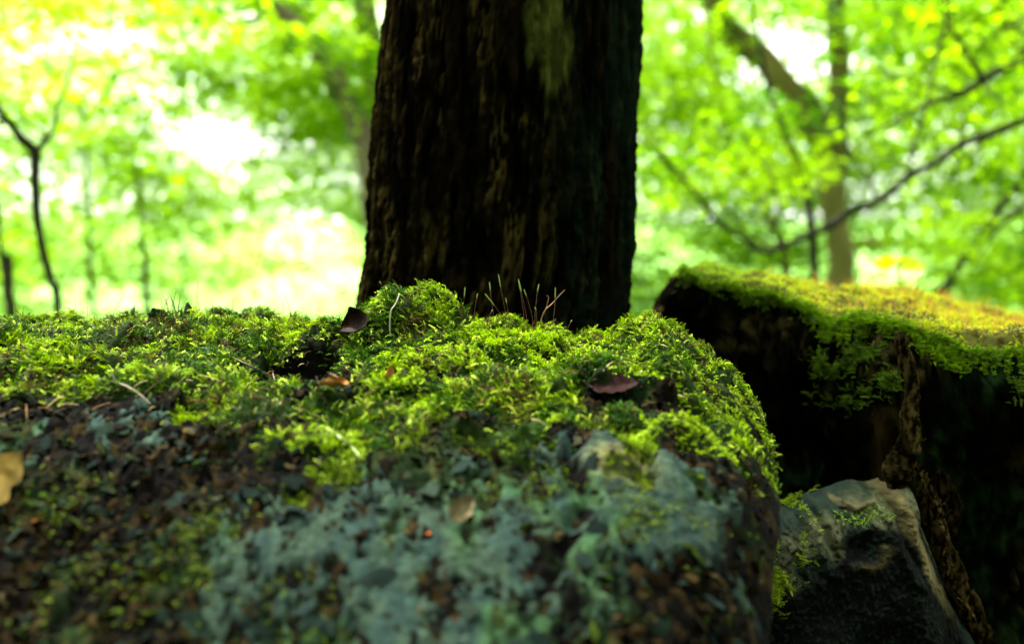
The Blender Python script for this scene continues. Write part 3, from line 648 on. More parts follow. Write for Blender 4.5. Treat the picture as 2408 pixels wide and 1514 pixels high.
# ------------------------------------------------------------------ gnarled grey root in front of the right stump
def pdist(X, Z, pts, Y):
    """signed-ish distance in x,z to a polyline given in photo positions, and the fraction along it"""
    Q = [at(a, b, Y) for a, b in pts]; best = np.full(X.shape, 9.); sg = np.zeros(X.shape); fr = np.zeros(X.shape)
    for k, (a, b) in enumerate(zip(Q[:-1], Q[1:])):
        dx, dz = b.x - a.x, b.z - a.z; L2 = dx * dx + dz * dz
        t = np.clip(((X - a.x) * dx + (Z - a.z) * dz) / L2, 0, 1); d = np.hypot(X - a.x - t * dx, Z - a.z - t * dz)
        s_ = np.sign((X - a.x) * dz - (Z - a.z) * dx); n = d < best
        best = np.where(n, d, best); sg = np.where(n, s_, sg); fr = np.where(n, (k + t) / (len(Q) - 1), fr)
    return best, sg, fr
def build_burl():
    """bulging root: a crest line with a rounded shoulder that drops to the floor in front and behind"""
    YC = .945
    cr = [(1700, 1290), (1760, 1225), (1800, 1196), (1832, 1186), (1870, 1176), (1896, 1156), (1920, 1152), (1950, 1146), (1975, 1132), (2010, 1128), (2040, 1134), (2064, 1124), (2084, 1114), (2104, 1112), (2122, 1124), (2138, 1146),
          (2154, 1184), (2174, 1240), (2196, 1310), (2232, 1400), (2268, 1450), (2310, 1530), (2370, 1680), (2440, 1950), (2520, 2500)]
    Q = np.array([tuple(at(a, b, YC)) for a, b in cr]); L = np.r_[0, np.cumsum(np.hypot(np.diff(Q[:, 0]), np.diff(Q[:, 2])))]
    nu = 300; u = np.concatenate([np.linspace(0, L[15], 180, endpoint=False), np.linspace(L[15], L[-1], nu - 180)])
    xu = np.interp(u, L, Q[:, 0]); zu = np.interp(u, L, Q[:, 2]); k = np.ones(5) / 5
    k = np.ones(19) / 19; zu = np.convolve(np.r_[[zu[0]] * 9, zu, [zu[-1]] * 9], k, 'valid')
    nv = 230; v = np.concatenate([np.linspace(-.35, 0, 20, endpoint=False), np.linspace(0, .24, 170, endpoint=False), np.linspace(.24, .75, nv - 190)])
    U, Vv = np.meshgrid(np.arange(nu), v, indexing='ij'); X = xu[U]; ZC0 = zu[U]
    rr = .056; a = np.clip(Vv / rr, -8, 8)
    bend = np.tanh(np.abs(a))
    drop = np.abs(Vv) - rr * .62 * bend * (np.abs(a) < 99); drop = np.maximum(drop, 0) + .25 * rr * (np.abs(a) ** 2) / (1 + np.abs(a) ** 2) * .3
    Z = ZC0 - drop; Y = YC - np.sign(Vv) * rr * 1.15 * bend - .02 * ss(.05, .3, Vv)
    Y = Y + .025 * ss(at(2120, 1, YC).x, at(2240, 1, YC).x, X)
    # relief on the face
    F = np.zeros(X.shape); face = ss(.002, .02, Vv)
    low = fbm(X * 18, Z * 18, oct=3, seed=130) - .5; F += low * .026
    for pts, w, amp in [([(1900, 1165), (1928, 1205), (1950, 1260), (1962, 1330)], .0035, -.007), ([(1868, 1180), (1890, 1215), (1905, 1270)], .003, -.004), ([(1932, 1165), (1958, 1205), (1975, 1255)], .003, -.0035),
                        ([(2065, 1150), (2100, 1180), (2128, 1225), (2140, 1290), (2165, 1350)], .0040, -.010), ([(1990, 1190), (2030, 1206), (2080, 1190)], .0025, .004), ([(2010, 1150), (2035, 1165), (2050, 1150)], .002, -.003)]:
        d, sg, fr = pdist(X, Z, pts, .885); F += amp * np.exp(-(d / w) ** 2) * np.sin(np.pi * np.clip(fr, .02, .98)) ** 1.1 - amp * .5 * np.exp(-((d - w * 2.4) / (w * 1.3)) ** 2)
    kn = at(2035, 1290, .885); kd = np.hypot(X - kn.x, (Z - kn.z) * 1.15); kd = kd + (fbm(X * 60, Z * 60, oct=2, seed=138) - .5) * .014; F += .004 * np.exp(-((kd - .019) / .006) ** 2) - .006 * np.exp(-(kd / .010) ** 2)
    b2 = at(2000, 1165, .9); F += .008 * np.exp(-(((X - b2.x) / .022) ** 2 + ((Z - b2.z) / .012) ** 2))
    F += (fbm(X * 130, Z * 70, Y * 130, oct=4, seed=143, gain=.6) - .5) * .018 * ss(at(0, 1120, .9).z, at(0, 1060, .9).z, Z); F += (fbm(X * 140, Z * 140, Y * 140, oct=3, seed=132) - .5) * .0035
    warts = noise(X * 420, Z * 420, seed=137); F += .0016 * ss(.6, .85, warts)
    Y2 = Y - F * face; Z2 = Z + F * .12
    below = ZC0 - Z
    n1 = fbm(X * 45, Z * 45, Y * 45, oct=4, seed=133)
    lim = np.interp(X[:, 0], [at(p, 1, .885).x for p in (1830, 1900, 1960, 2040, 2100, 2140)], [.036, .056, .046, .026, .036, .024])[:, None]
    grey = ss(lim + .012, lim - .006, below + (n1 - .5) * .035)  # light from above put into the colour: grey crest, darker face
    d, sg, fr = pdist(X, Z, [(2070, 1125), (2110, 1150), (2145, 1215), (2172, 1290), (2205, 1370), (2250, 1440), (2300, 1530)], .885)
    strip = ss(.0085, .003, d + (n1 - .5) * .012) * ss(1.0, .6, fr)
    wt = fbm(X * 28, Z * 28, oct=3, seed=134)[..., None]
    greyc = lerp(np.array([.014, .026, .016]), np.array([.065, .073, .034]), ss(.42, .60, wt))
    greyc = greyc * (1 - .75 * ss(.58, .75, warts)[..., None] * ss(.008, .03, below)[..., None])
    dark = lerp(np.array([.0010, .0016, .0012]), np.array([.005, .010, .0065]), ss(.55, .8, warts)[..., None])
    col = lerp(dark, greyc, grey[..., None]); col = lerp(col, np.array([.09, .08, .032]) * (.6 + .8 * wt), strip[..., None])
    hz = Z > at(2120, 1110, .9).z; fb = fbm(X * 200, Z * 90, Y * 200, oct=4, seed=142, gain=.6); brown = lerp(np.array([.004, .003, .001]), np.array([.060, .046, .014]), ss(.46, .62, fb)[..., None])
    col = lerp(col, brown, (ss(at(0, 1120, .9).z, at(0, 1075, .9).z, Z + (n1 - .5) * .02))[..., None])
    dk, _, _ = pdist(X, Z, [(1990, 1196), (2030, 1208), (2085, 1192)], .885); col = lerp(col, np.array([.10, .09, .04]), (ss(.0035, .001, dk))[..., None])
    ring = (np.exp(-((kd - .021) / .004) ** 2) * (Z < kn.z + .004) * ss(.42, .6, n1))[..., None] * .7; col = lerp(col, np.array([.05, .045, .015]), ring)
    P = np.stack([X, Y2, Z2], -1)
    root = link('gnarled_root', npmesh('gnarled_root', P.reshape(-1, 3), grid_faces(nu, nv)[:, ::-1], col.reshape(-1, 3)), M_BURL, STUMP2)
    rg = np.random.default_rng(51); flatP = P.reshape(-1, 3)
    gu = np.gradient(P, axis=0); gv = np.gradient(P, axis=1); nn = unit(np.cross(gv, gu)); nn = np.where((nn[..., 1:2] > 0) & (nn[..., 2:3] < .3), -nn, nn).reshape(-1, 3)
    dm, _, fm = pdist(X, Z, [(1900, 1160), (1862, 1182), (1832, 1215), (1845, 1260), (1820, 1330), (1800, 1370)], .885)
    area = (np.linalg.norm(gu, axis=-1) * np.linalg.norm(gv, axis=-1))
    w = area * np.exp(-(dm / .014) ** 2) * ss(.38, .56, fbm(X * 60, Z * 60, oct=3, seed=136)) * (Vv > -.01); w = w.ravel()
    m = 4200; ids = rg.choice(len(flatP), m, p=w / w.sum()); cc = lerp(np.array([.10, .20, .006]), np.array([.32, .44, .02]), rg.random(m)[:, None])
    q1 = moss_layer(flatP[ids] + rg.normal(0, .0006, (m, 3)), nn[ids], rg.uniform(.0035, .007, m), cc, .1, 52)
    dm, _, fm = pdist(X, Z, [(1995, 1228), (2040, 1232), (2062, 1218), (2095, 1222)], .885); w = (area * np.exp(-(dm / .004) ** 2) * (Vv > .01)).ravel(); m = 110
    ids = rg.choice(len(flatP), m, p=w / w.sum()); q2 = moss_layer(flatP[ids], nn[ids], rg.uniform(.0025, .005, m), np.tile([(.26, .44, .02)], (m, 1)), .3, 53)
    Vq, Fq, Kq = join([q1, q2]); o = link('root_moss', npmesh('root_moss', Vq, Fq, Kq, False), M_MOSS, None); o.parent = root; o['kind'] = 'stuff'
build_burl()
def rough_ridge(name, pts, wid, col, seed, parent, flat=.3, amp=.2):
    """a rough band of torn bark: a tapered tube whose skin is broken by layered noise"""
    V, F = tube(pts, wid, 26, 0, 0, 26)
    cen = np.array([tuple(p) for p in pts]); t = np.linspace(0, 1, (len(V) - 2) // 26)
    C0 = V[:-2].reshape(-1, 26, 3); mid = C0.mean(1, keepdims=True); off = C0 - mid; W = mid[..., 2:3] + 0 * off[..., :1]
    n = fbm(C0[..., 0] * 330, C0[..., 2] * 120 + 5, C0[..., 1] * 330, oct=5, seed=seed, gain=.65)[..., None]
    C1 = mid + off * (1 + (n - .5) * 2 * amp * 1.6); C1[..., 1] = mid[..., 1] + (C1[..., 1] - mid[..., 1]) * flat; C1[..., 0] += (noise(C0[..., 2] * 60, C0[..., 2] * 0, seed=seed + 3) - .5) * .004 * np.clip(np.linalg.norm(off, axis=-1) / .008, 0, 1)
    V = np.vstack([C1.reshape(-1, 3), V[-2:]]); k = np.vstack([n.reshape(-1, 1), [[.5], [.5]]])
    c = np.array([col]) * (.05 + 1.5 * ss(.42, .66, k))
    link(name, npmesh(name, V, F, c), M_BARK, parent)
def build_bark_strips():
    rg = np.random.default_rng(61); S = STUMP2
    g = lambda l, Y: [at(a, b, Y) for a, b in l]
    rough_ridge('bark_ridge', g([(2116, 780), (2128, 850), (2137, 930), (2138, 1000), (2133, 1050), (2122, 1088), (2108, 1120), (2098, 1150)], .922), [.004, .0075, .0085, .0095, .011, .014, .015, .006], (.030, .023, .007), 1, S)
    rough_ridge('bark_ridge', g([(2128, 1050), (2142, 1100), (2164, 1150), (2196, 1220), (2222, 1300), (2262, 1390), (2312, 1500), (2350, 1600)], .938), [.003, .011, .012, .011, .010, .011, .010, .006], (.026, .019, .006), 2, S)
    rough_ridge('bark_ridge', g([(2190, 1090), (2222, 1140), (2238, 1190), (2250, 1260)], .945), [.003, .009, .009, .002], (.016, .011, .004), 3, S)
    for i in range(22):
        y0 = rg.uniform(1010, 1420); L = rg.uniform(25, 70); pts = []
        for k in range(4):
            py = y0 + L * k / 3; bx = np.interp(py, [900, 1080, 1200, 1320, 1420, 1514], [2136, 2150, 2200, 2230, 2272, 2322]); pts.append(at(bx + rg.uniform(-16, 26) * (1 if k == 0 else 0) + (i % 5) * 5 - 8, py, .922 + rg.uniform(-.004, .01)))
        rough_ridge('bark_splinter', pts, [.0004, .0016, .002, .0004], (.045, .032, .010), 10 + i, S, .5, .3)
build_bark_strips()

# ------------------------------------------------------------------ small things on the front stump
def surf(px, py, lift=0.0):
    x, y = hit(px, py, lambda a, b: top(a, b)); z = float(top(np.array([x]), np.array([y]))[0])
    return Vector((x, y, z + ZC + lift))
def leaf_mesh(name, L, W, lobes=0, curl=0., fold=.15, roll=0., col=(.1, .05, .02), seed=0, nx=20, ny=8):
    """leaf blade with midrib fold, curl along its length and roll across it, two faces 0.4 mm apart"""
    rg = np.random.default_rng(seed); s = np.linspace(0, 1, nx)[:, None]; t = np.linspace(-1, 1, ny)[None]
    w = W * np.sin(np.pi * s ** .8) ** .75
    if lobes: w = w * (.62 + .38 * np.abs(np.sin(s * np.pi * lobes)))
    x = s * L + 0 * t; yy = w * t; zz = fold * np.abs(yy) + (noise(s * 7 + 0 * t, t * 3 + 0 * s, seed=seed) - .5) * .12 * W
    if roll:
        a = yy * roll / W; yy = np.sin(a) * W / roll; zz = zz + (1 - np.cos(a)) * W / roll
    if curl:
        a = x * curl / L; x, zz = np.sin(a) * L / curl - np.sin(a) * zz, (1 - np.cos(a)) * L / curl + np.cos(a) * zz
    V = np.stack([x, yy + 0 * x, zz + 0 * x], -1).reshape(-1, 3); F = grid_faces(nx, ny)
    k = fbm(V[:, 0] * 90, V[:, 1] * 90, oct=3, seed=seed + 3)[:, None]; vein = np.exp(-((np.abs(t) + 0 * s) / .12) ** 2).reshape(-1, 1)
    c = np.array([col]) * (.6 + .8 * k) * (1 + .5 * vein)
    V2 = np.vstack([V, V - np.array([0, 0, .0004])]); F2 = np.vstack([F, F[:, ::-1] + len(V)])
    return npmesh(name, V2, F2, np.vstack([c, c]))
def put(o, loc, rot, s=1):
    o.location = loc; o.rotation_euler = rot; o.scale = (s, s, s); return o
D2R = math.pi / 180
def dead_leaf(me, loc, rot, label, stalk=None):
    o = link('dead_leaf', me, M_DEAD); put(o, loc, [r * D2R for r in rot]); tag(o, label, 'leaf')
    if stalk:
        V, F = tube([(0, 0, 0), (-stalk * .5, .001, .001), (-stalk, .002, .004)], [.0006, .0005, .0005], 6)
        s = link('leaf_stalk', npmesh('leaf_stalk', V, F), M_TWIG); s.parent = o
    return o
dead_leaf(leaf_mesh('dead_leaf', .040, .017, 0, 1.3, .2, 1.5, (.011, .005, .002), 1), surf(800, 778, .004), (60, 12, -12), 'curled dark brown dead leaf propped against the moss mound before the big trunk', .008)
dead_leaf(leaf_mesh('dead_leaf', .030, .008, 0, .5, .1, 2.6, (.20, .10, .02), 2), surf(752, 925, .006), (15, 8, -35), 'rolled orange tan dead leaf lying on brown soil in the middle of the stump', .005)
dead_leaf(leaf_mesh('dead_leaf', .034, .012, 4, .4, .1, .5, (.008, .0022, .0012), 3), surf(1392, 935, .006), (34, 3, 2), 'dark red lobed dead leaf stuck at the mouth of the slit in the moss', .006)
dead_leaf(leaf_mesh('dead_leaf', .040, .014, 2, .6, .2, .7, (.34, .23, .06), 4), surf(-62, 1215, .006), (60, -40, 66), 'pale yellow dead leaf cut by the left edge of the frame')
dead_leaf(leaf_mesh('dead_leaf', .021, .0085, 3, .9, .35, .9, (.10, .085, .04), 5), surf(1060, 1245, .005), (40, -20, 60), 'small beige crumpled leaf on the grey wood near the bottom centre')
dead_leaf(leaf_mesh('dead_leaf', .012, .004, 0, .8, .2, 1.2, (.34, .16, .03), 6), surf(905, 905, .004), (70, -60, 70), 'tiny orange leaf scrap standing upright in the soil beside the rolled leaf')

def build_needles():
    rg = np.random.default_rng(81); parts = []; n = 0
    while n < 130:
        px, py = rg.uniform(0, 1800), rg.uniform(760, 1010); p = surf(px, py, .003)
        if rfrac(p.x, p.y) > .98 or p.y > .95: continue
        a = rg.uniform(0, 6.28); L = rg.uniform(.006, .020); d = Vector((math.cos(a), math.sin(a), rg.uniform(-.1, .5))) * L
        V, F = tube([p, p + d * .5 + Vector((0, 0, .001)), p + d], [.0004, .00035, .0002], 4, 0, 0, 2)
        parts.append((V, F, np.array([[(.16, .09, .03), (.09, .05, .02), (.30, .24, .12), (.05, .03, .015)][rg.integers(4)]] * len(V)))); n += 1
    V, F, K = join(parts); o = link('needle_litter', npmesh('needle_litter', V, F, K), M_CRUMB); tag(o, 'scattered brown needles and hair-thin stems lying over the front moss', 'litter', kind='stuff')
build_needles()
def twig(pts, r, label, mat=M_TWIG, name='twig', side=None):
    o_loc = pts[0]; V, F = tube([p - o_loc for p in pts], np.linspace(r, r * .45, len(pts)), 7, .25, len(label))
    o = link(name, npmesh(name, V, F), mat); o.location = o_loc; tag(o, label, 'twig')
    if side:
        V, F = tube([p - o_loc for p in side], np.linspace(r * .6, r * .3, len(side)), 6); b = link('side_shoot', npmesh('side_shoot', V, F), mat); b.parent = o
    return o
twig([surf(232, 905, .004), surf(275, 918, .005), surf(320, 938, .005), surf(355, 965, .004)], .0011, 'brown bent twig lying at the lower edge of the left moss', side=[surf(275, 918, .005), surf(262, 905, .008)])
twig([surf(628, 835, .008), surf(632, 860, .006), surf(640, 885, .004), surf(648, 912, .003)], .0007, 'thin grey twig standing steeply in front of the dark hollow')
twig([surf(540, 850, .004), surf(600, 880, .004), surf(660, 900, .003), surf(735, 907, .003)], .0007, 'thin grey twig lying level below the dark hollow')
twig([surf(918, 800, .003), surf(918, 760, .008), at(930, 715, .845), at(940, 690, .85)], .0009, 'pale dry grass stem leaning on the mossy mound', flat_mat('dry_stem', (.16, .18, .10), (.3, .3, .18), 200))
twig([surf(895, 790, .004), at(915, 755, .85), at(945, 725, .86), at(965, 710, .87)], .0007, 'dark brown thin twig crossing the mossy mound beside the pale stem')
twig([surf(1255, 772, .003), at(1275, 745, .87), at(1300, 712, .872), at(1328, 682, .875)], .0006, 'orange brown dry stem slanting to the right above the moss', flat_mat('orange_stem', (.10, .05, .012), (.2, .11, .03), 200), side=[at(1275, 745, .87), at(1283, 728, .868), at(1290, 700, .866), at(1285, 695, .866)])
twig([surf(930, 930, .003), surf(915, 950, .004), surf(900, 975, .004)], .0009, 'short mossy green stem poking out under the soil patch', M_CAPS)
twig([surf(770, 1020, .003), surf(800, 1048, .005), surf(825, 1068, .005), surf(848, 1090, .004)], .0016, 'thick bright green moss shoot reaching down over bare wood', M_CAPS)
def seed_ball(px, py, r, label, col, d):
    v, f = lump_template(7, .8, .08); o = link('seed', npmesh('seed', v * r, f, np.array([col] * len(v))), M_DEAD)
    b = o.modifiers.new('sub', 'SUBSURF'); b.levels = 2; b.render_levels = 2; o.location = surf(px, py, r * .6); tag(o, label, 'seed')
seed_ball(1902 * 0 + 1263 + 640, 1, 0.0001, '', (1, 1, 1), 1) if False else None
seed_ball(1190, 905, .0030, 'small round reddish brown seed sitting in the moss', (.20, .07, .04), 1)
seed_ball(835, 1010, .0026, 'small pinkish white seed on the moss below the rolled leaf', (.5, .38, .33), 1)
seed_ball(1008, 1262, .0020, 'tiny bright orange seed left of the beige leaf', (.35, .07, .012), 1)

# spore stalks standing against the trunk and along the left crest
def build_stalks():
    rg = np.random.default_rng(71)
    L = [((1088, 735), (1090, 715), (1094, 675)), ((1116, 735), (1119, 712), (1123, 690)), ((1160, 740), (1155, 700), (1151, 663)), ((1190, 745), (1182, 700), (1172, 645)), ((1197, 750), (1193, 722), (1189, 700)),
         ((1232, 745), (1226, 700), (1219, 656)), ((1238, 745), (1230, 705), (1221, 662)), ((1252, 748), (1243, 712), (1232, 680)), ((1258, 745), (1262, 700), (1267, 668)), ((1300, 770), (1305, 720), (1306, 676)),
         ((1150, 745), (1155, 735), (1158, 728)), ((1262, 752), (1262, 735), (1258, 722)), ((1210, 760), (1180, 740), (1140, 690)), ((1335, 775), (1340, 762), (1345, 752)),
         ((905, 690), (898, 672), (893, 662)), ((1086, 730), (1088, 718), (1089, 712))]
    for k, q in enumerate(L):
        pts = [at(a, b, .865 + rg.uniform(-.02, .02) * 0 + .004 * (k % 3)) for a, b in q]
        b0 = surf(q[0][0], max(q[0][1] + 12, 772)); pts = [Vector((pts[0].x, pts[0].y, pts[0].z - .012))] + pts
        m = pts[-2].lerp(pts[-1], .45); o0 = STUMP.location
        V, F = tube(pts[:-1] + [m], [.00019] * len(pts), 5, 0, 0, 4)
        s = link('spore_stalk', npmesh('spore_stalk', V, F), M_STALKR, STUMP)
        V, F = tube([m, m.lerp(pts[-1], .3), m.lerp(pts[-1], .8), pts[-1]], [.00025, .00045, .0004, .0001], 6, 0, 0, 4)
        c = link('capsule', npmesh('capsule', V, F), M_CAPS); c.parent = s
    for k in range(46):
        px = rg.choice([rg.uniform(20, 640), rg.uniform(640, 800), rg.uniform(380, 420)]); h = rg.uniform(20, 60) * (1.7 if rg.random() < .15 else 1); lean = rg.normal(0, 14)
        cr = np.interp(px, [0, 250, 560, 640, 700, 800], [745, 730, 735, 755, 772, 775])
        pts = [at(px, cr + 14, .875), at(px + lean * .4, cr - h * .4, .875), at(px + lean, cr - h, .876)]
        V, F = tube(pts, [.00024, .0002, .00012], 4, 0, 0, 3)
        link('spore_stalk', npmesh('spore_stalk', V, F), [M_TWIG, M_STALKR, M_CAPS][k % 3], STUMP)
build_stalks()

# ------------------------------------------------------------------ woodland behind
def leaf_tmpl():
    return np.array([(0, 0, 0), (.5, .32, .06), (1.05, 0, -.05), (.5, -.32, .06)], float), np.array([(0, 1, 2), (0, 2, 3)])
LT = leaf_tmpl(); LT1 = (np.array([(0, .38, 0), (1.05, 0, .03), (0, -.38, 0)], float), np.array([(0, 1, 2)]))
GAPS = [(250, 90, 110, 30, .6), (330, 180, 70, 30, .5), (60, 60, 80, 40, .6), (30, 480, 50, 50, .7), (1560, 300, 30, 30, .7), (1650, 200, 30, 20, .6), (2010, 90, 40, 40, .7), (2130, 520, 60, 30, .7), (1870, 100, 110, 75, 1.), (500, 300, 120, 45, .9), (600, 315, 80, 40, .8), (730, 560, 110, 60, 1.0), (560, 15, 110, 25, .9), (40, 400, 60, 60, .5), (790, 640, 90, 70, 1.), (100, 390, 60, 50, .9), (620, 700, 230, 35, .95), (140, 690, 150, 40, .9), (300, 690, 90, 30, .7), (420, 560, 60, 30, .5), (200, 520, 60, 40, .5),
        (2070, 590, 90, 60, .7), (2120, 500, 60, 50, .5), (30, 120, 70, 40, .6), (240, 60, 140, 40, .45), (1520, 350, 30, 30, .5), (400, 680, 70, 40, .5)]
def sprays(Pc, rad, nl, size, colA, colB, rg, droop=.25, tm=None):
    tm = tm or LT
    """flat leafy sprays round the given points"""
    n = len(Pc); idx = np.repeat(np.arange(n), nl)
    a = rg.uniform(0, 2 * np.pi, n * nl); r = np.sqrt(rg.random(n * nl)) * rad[idx]
    tl = rg.normal(0, .25, (n, 2))[idx]
    P = Pc[idx] + np.stack([r * np.cos(a), r * np.sin(a), r * np.cos(a) * tl[:, 0] + r * np.sin(a) * tl[:, 1] - droop * r + rg.normal(0, .03, n * nl)], -1)
    d = unit(np.stack([np.cos(a) + rg.normal(0, .6, len(a)), np.sin(a) + rg.normal(0, .6, len(a)), rg.normal(-.2, .3, len(a))], -1))
    up = unit(np.stack([rg.normal(0, .55, len(a)), rg.normal(0, .55, len(a)), np.ones(len(a))], -1)); Y = unit(np.cross(up, d)); Z = np.cross(d, Y)
    k = np.clip(rg.normal(.5, .38, n)[idx] + rg.normal(0, .15, len(a)), 0, 1)[:, None]
    c = lerp(np.array(colA), np.array(colB), k)
    return instance(tm[0], tm[1], P, d, Y, Z, size * rg.uniform(.7, 1.25, len(a)), c)
GA, GB = (.035, .12, .001), (.26, .44, .002)
def crown_points(n, c, rad, rg, thin=True):
    P = unit(rg.normal(0, 1, (n, 3))) * (rg.random(n) ** .45)[:, None] * np.array(rad) + np.array(c)
    if thin:
        px, py = proj(P); keep = np.ones(len(P), bool); front = P[:, 1] > 1.5
        dens = np.zeros(len(P))
        for gx, gy, rx, ry, s in GAPS: dens = np.maximum(dens, s * np.exp(-(((px - gx) / rx) ** 2 + ((py - gy) / ry) ** 2) ** 1.5))
        keep = (rg.random(len(P)) > dens * 1.25) | ~front
        P = P[keep]
    return P
def forest_tree(loc_px, d, label, trunks, crown, mat=M_TRUNK, name='forest_tree', seed=0, nsp=60, leaf=.06, cols=(GA, GB), spr=.35, nl=60):
    """trunks: list of (points [(px,py,d)], radii); the first is the trunk, the rest its limbs"""
    rg = np.random.default_rng(seed); base = None; root = None
    for i, (pts, rad) in enumerate(trunks):
        W = [at(*p) for p in pts]
        if i == 0:
            b = W[0].copy(); gz = -.15 - .01 * min(b.y, 30)
            if b.z > gz + .05: W = [Vector((b.x, b.y, gz))] + W; rad = [rad[0] * 1.15] + list(rad)
            root = empty(name, (b.x, b.y, gz), label, 'tree', 'trees of the woodland behind the stumps')
        if i:
            W2, r2 = [], []
            for a_, b_, ra, rb in zip(W[:-1], W[1:], rad[:-1], rad[1:]):
                L_ = (b_ - a_).length; W2 += [a_, a_.lerp(b_, rg.uniform(.35, .65)) + Vector(rg.normal(0, .045, 3)) * L_]; r2 += [ra, (ra + rb) / 2 * rg.uniform(.85, 1.1)]
            W, rad = W2 + [W[-1]], r2 + [rad[-1]]
        if i and mat is M_DARKBR: rad = [q * 1.1 for q in rad]
        V, F = tube(W, rad, 12, .18, seed + i, 7)
        if i and mat is M_DARKBR:
            for q_ in range(4):
                j_ = rg.integers(1, len(W) - 1); p_ = W[j_]; dv = Vector((rg.uniform(-1, .3), rg.uniform(-.4, .4), rg.uniform(-.6, 1))).normalized() * rg.uniform(.12, .4)
                Vt, Ft = tube([p_, p_ + dv * .4, p_ + dv * .7 + Vector((0, 0, .02)), p_ + dv * 1.0 - Vector((0, 0, .02))], [rad[j_] * .5, rad[j_] * .35, rad[j_] * .3, rad[j_] * .12], 6)
                link('twig', npmesh('twig', Vt, Ft), mat, root)
        link('trunk' if i == 0 else 'limb', npmesh('trunk', V, F), mat, root)
    if crown:
        P = np.vstack([crown_points(int(nsp * w), c, r, rg) for (c, r, w) in crown])
        rd = rg.uniform(.5, 1.1, len(P)) * spr
        V, F, K = sprays(P, rd, nl, leaf, cols[0], cols[1], rg)
        link('crown', npmesh('crown', V, F, K, False), M_LEAF, root)
    return root
def c3(px, py, d): return tuple(at(px, py, d))
T = forest_tree
T(0, 0, 'slender dark sapling with a forked top at the far left', [([(138, 760, 2.6), (120, 660, 2.6), (95, 560, 2.6), (83, 450, 2.6), (84, 350, 2.6)], [.010, .010, .011, .012, .013]),
    ([(84, 355, 2.6), (40, 310, 2.55), (0, 262, 2.5), (-90, 160, 2.4), (-180, -80, 2.3)], [.012, .009, .008, .006, .003]), ([(84, 355, 2.6), (102, 335, 2.62), (128, 305, 2.65), (150, 220, 2.7), (190, 40, 2.8)], [.009, .007, .005, .004, .002])],
    [(c3(-150, -150, 2.4), (.7, .6, .35), 1), (c3(200, -80, 2.9), (.7, .6, .3), .8)], M_DARKBR, seed=201, nsp=14, leaf=.045, spr=.25, nl=40)
T(0, 0, 'trunk leaning down to the right behind leaves at the upper left', [([(905, 800, 6), (890, 560, 6), (870, 400, 6), (830, 262, 6), (760, 140, 6), (690, 65, 6), (620, -20, 6), (480, -300, 6)], [.12, .09, .075, .065, .06, .06, .055, .03]),
    ([(690, 65, 6), (640, 45, 6), (580, 50, 6), (500, 60, 6)], [.03, .02, .015, .006])], [(c3(560, -150, 6), (1.8, 1.2, .9), 1), (c3(650, 190, 6.3), (1.2, .8, .5), .8)], seed=202, nsp=50, leaf=.07)
T(0, 0, 'upright trunk showing at the top just left of the big dark tree', [([(905, 800, 7), (900, 400, 7), (882, 170, 7), (860, 40, 7), (845, -80, 7), (830, -500, 7)], [.12, .1, .085, .08, .075, .04])], [(c3(800, -100, 7), (1.6, 1.2, 1.2), 1), (c3(800, 260, 7.4), (.9, .8, .8), .7)], seed=203, nsp=50, leaf=.07)
T(0, 0, 'tan forked tree with a leaning left limb at the upper right', [([(1976, 700, 5), (1978, 600, 5), (1962, 500, 5), (1958, 400, 5), (1966, 300, 5), (1975, 190, 5), (1965, 60, 5), (1968, -60, 5), (1980, -500, 5)], [.062, .062, .062, .068, .058, .052, .05, .05, .03]),
    ([(1962, 420, 5), (1940, 330, 5), (1890, 245, 5), (1820, 170, 5), (1760, 110, 5), (1700, 40, 5), (1650, -40, 5), (1500, -300, 5)], [.07, .075, .07, .07, .065, .06, .055, .03])],
    [(c3(1700, -60, 5), (1.4, 1.2, .5), 1), (c3(2100, 60, 5.2), (.9, 1., .4), .9), (c3(1620, 250, 5.5), (.45, .8, .5), .7)], M_TRUNKP, seed=204, nsp=55, leaf=.055)
T(0, 0, 'thin dark curved stem just left of the tan forked tree', [([(1920, 760, 4), (1915, 640, 4), (1908, 540, 4), (1890, 430, 4), (1862, 350, 4), (1838, 290, 4), (1800, 180, 4), (1750, -100, 4)], [.018, .017, .017, .017, .015, .013, .01, .005])], [(c3(1760, 330, 4), (.5, .5, .3), 1)], M_DARKBR, seed=205, nsp=12, leaf=.045, spr=.25)
T(0, 0, 'thin olive stem leaning left between the dark tree and the tan forked tree', [([(1850, 700, 5.2), (1840, 580, 5.2), (1810, 520, 5.2), (1785, 460, 5.2), (1755, 400, 5.2), (1700, 250, 5.2), (1640, -60, 5.2)], [.025, .024, .022, .02, .018, .014, .006])], [(c3(1600, 470, 5.4), (.5, .6, .5), 1)], M_TRUNKP, seed=206, nsp=14, leaf=.05, spr=.3)
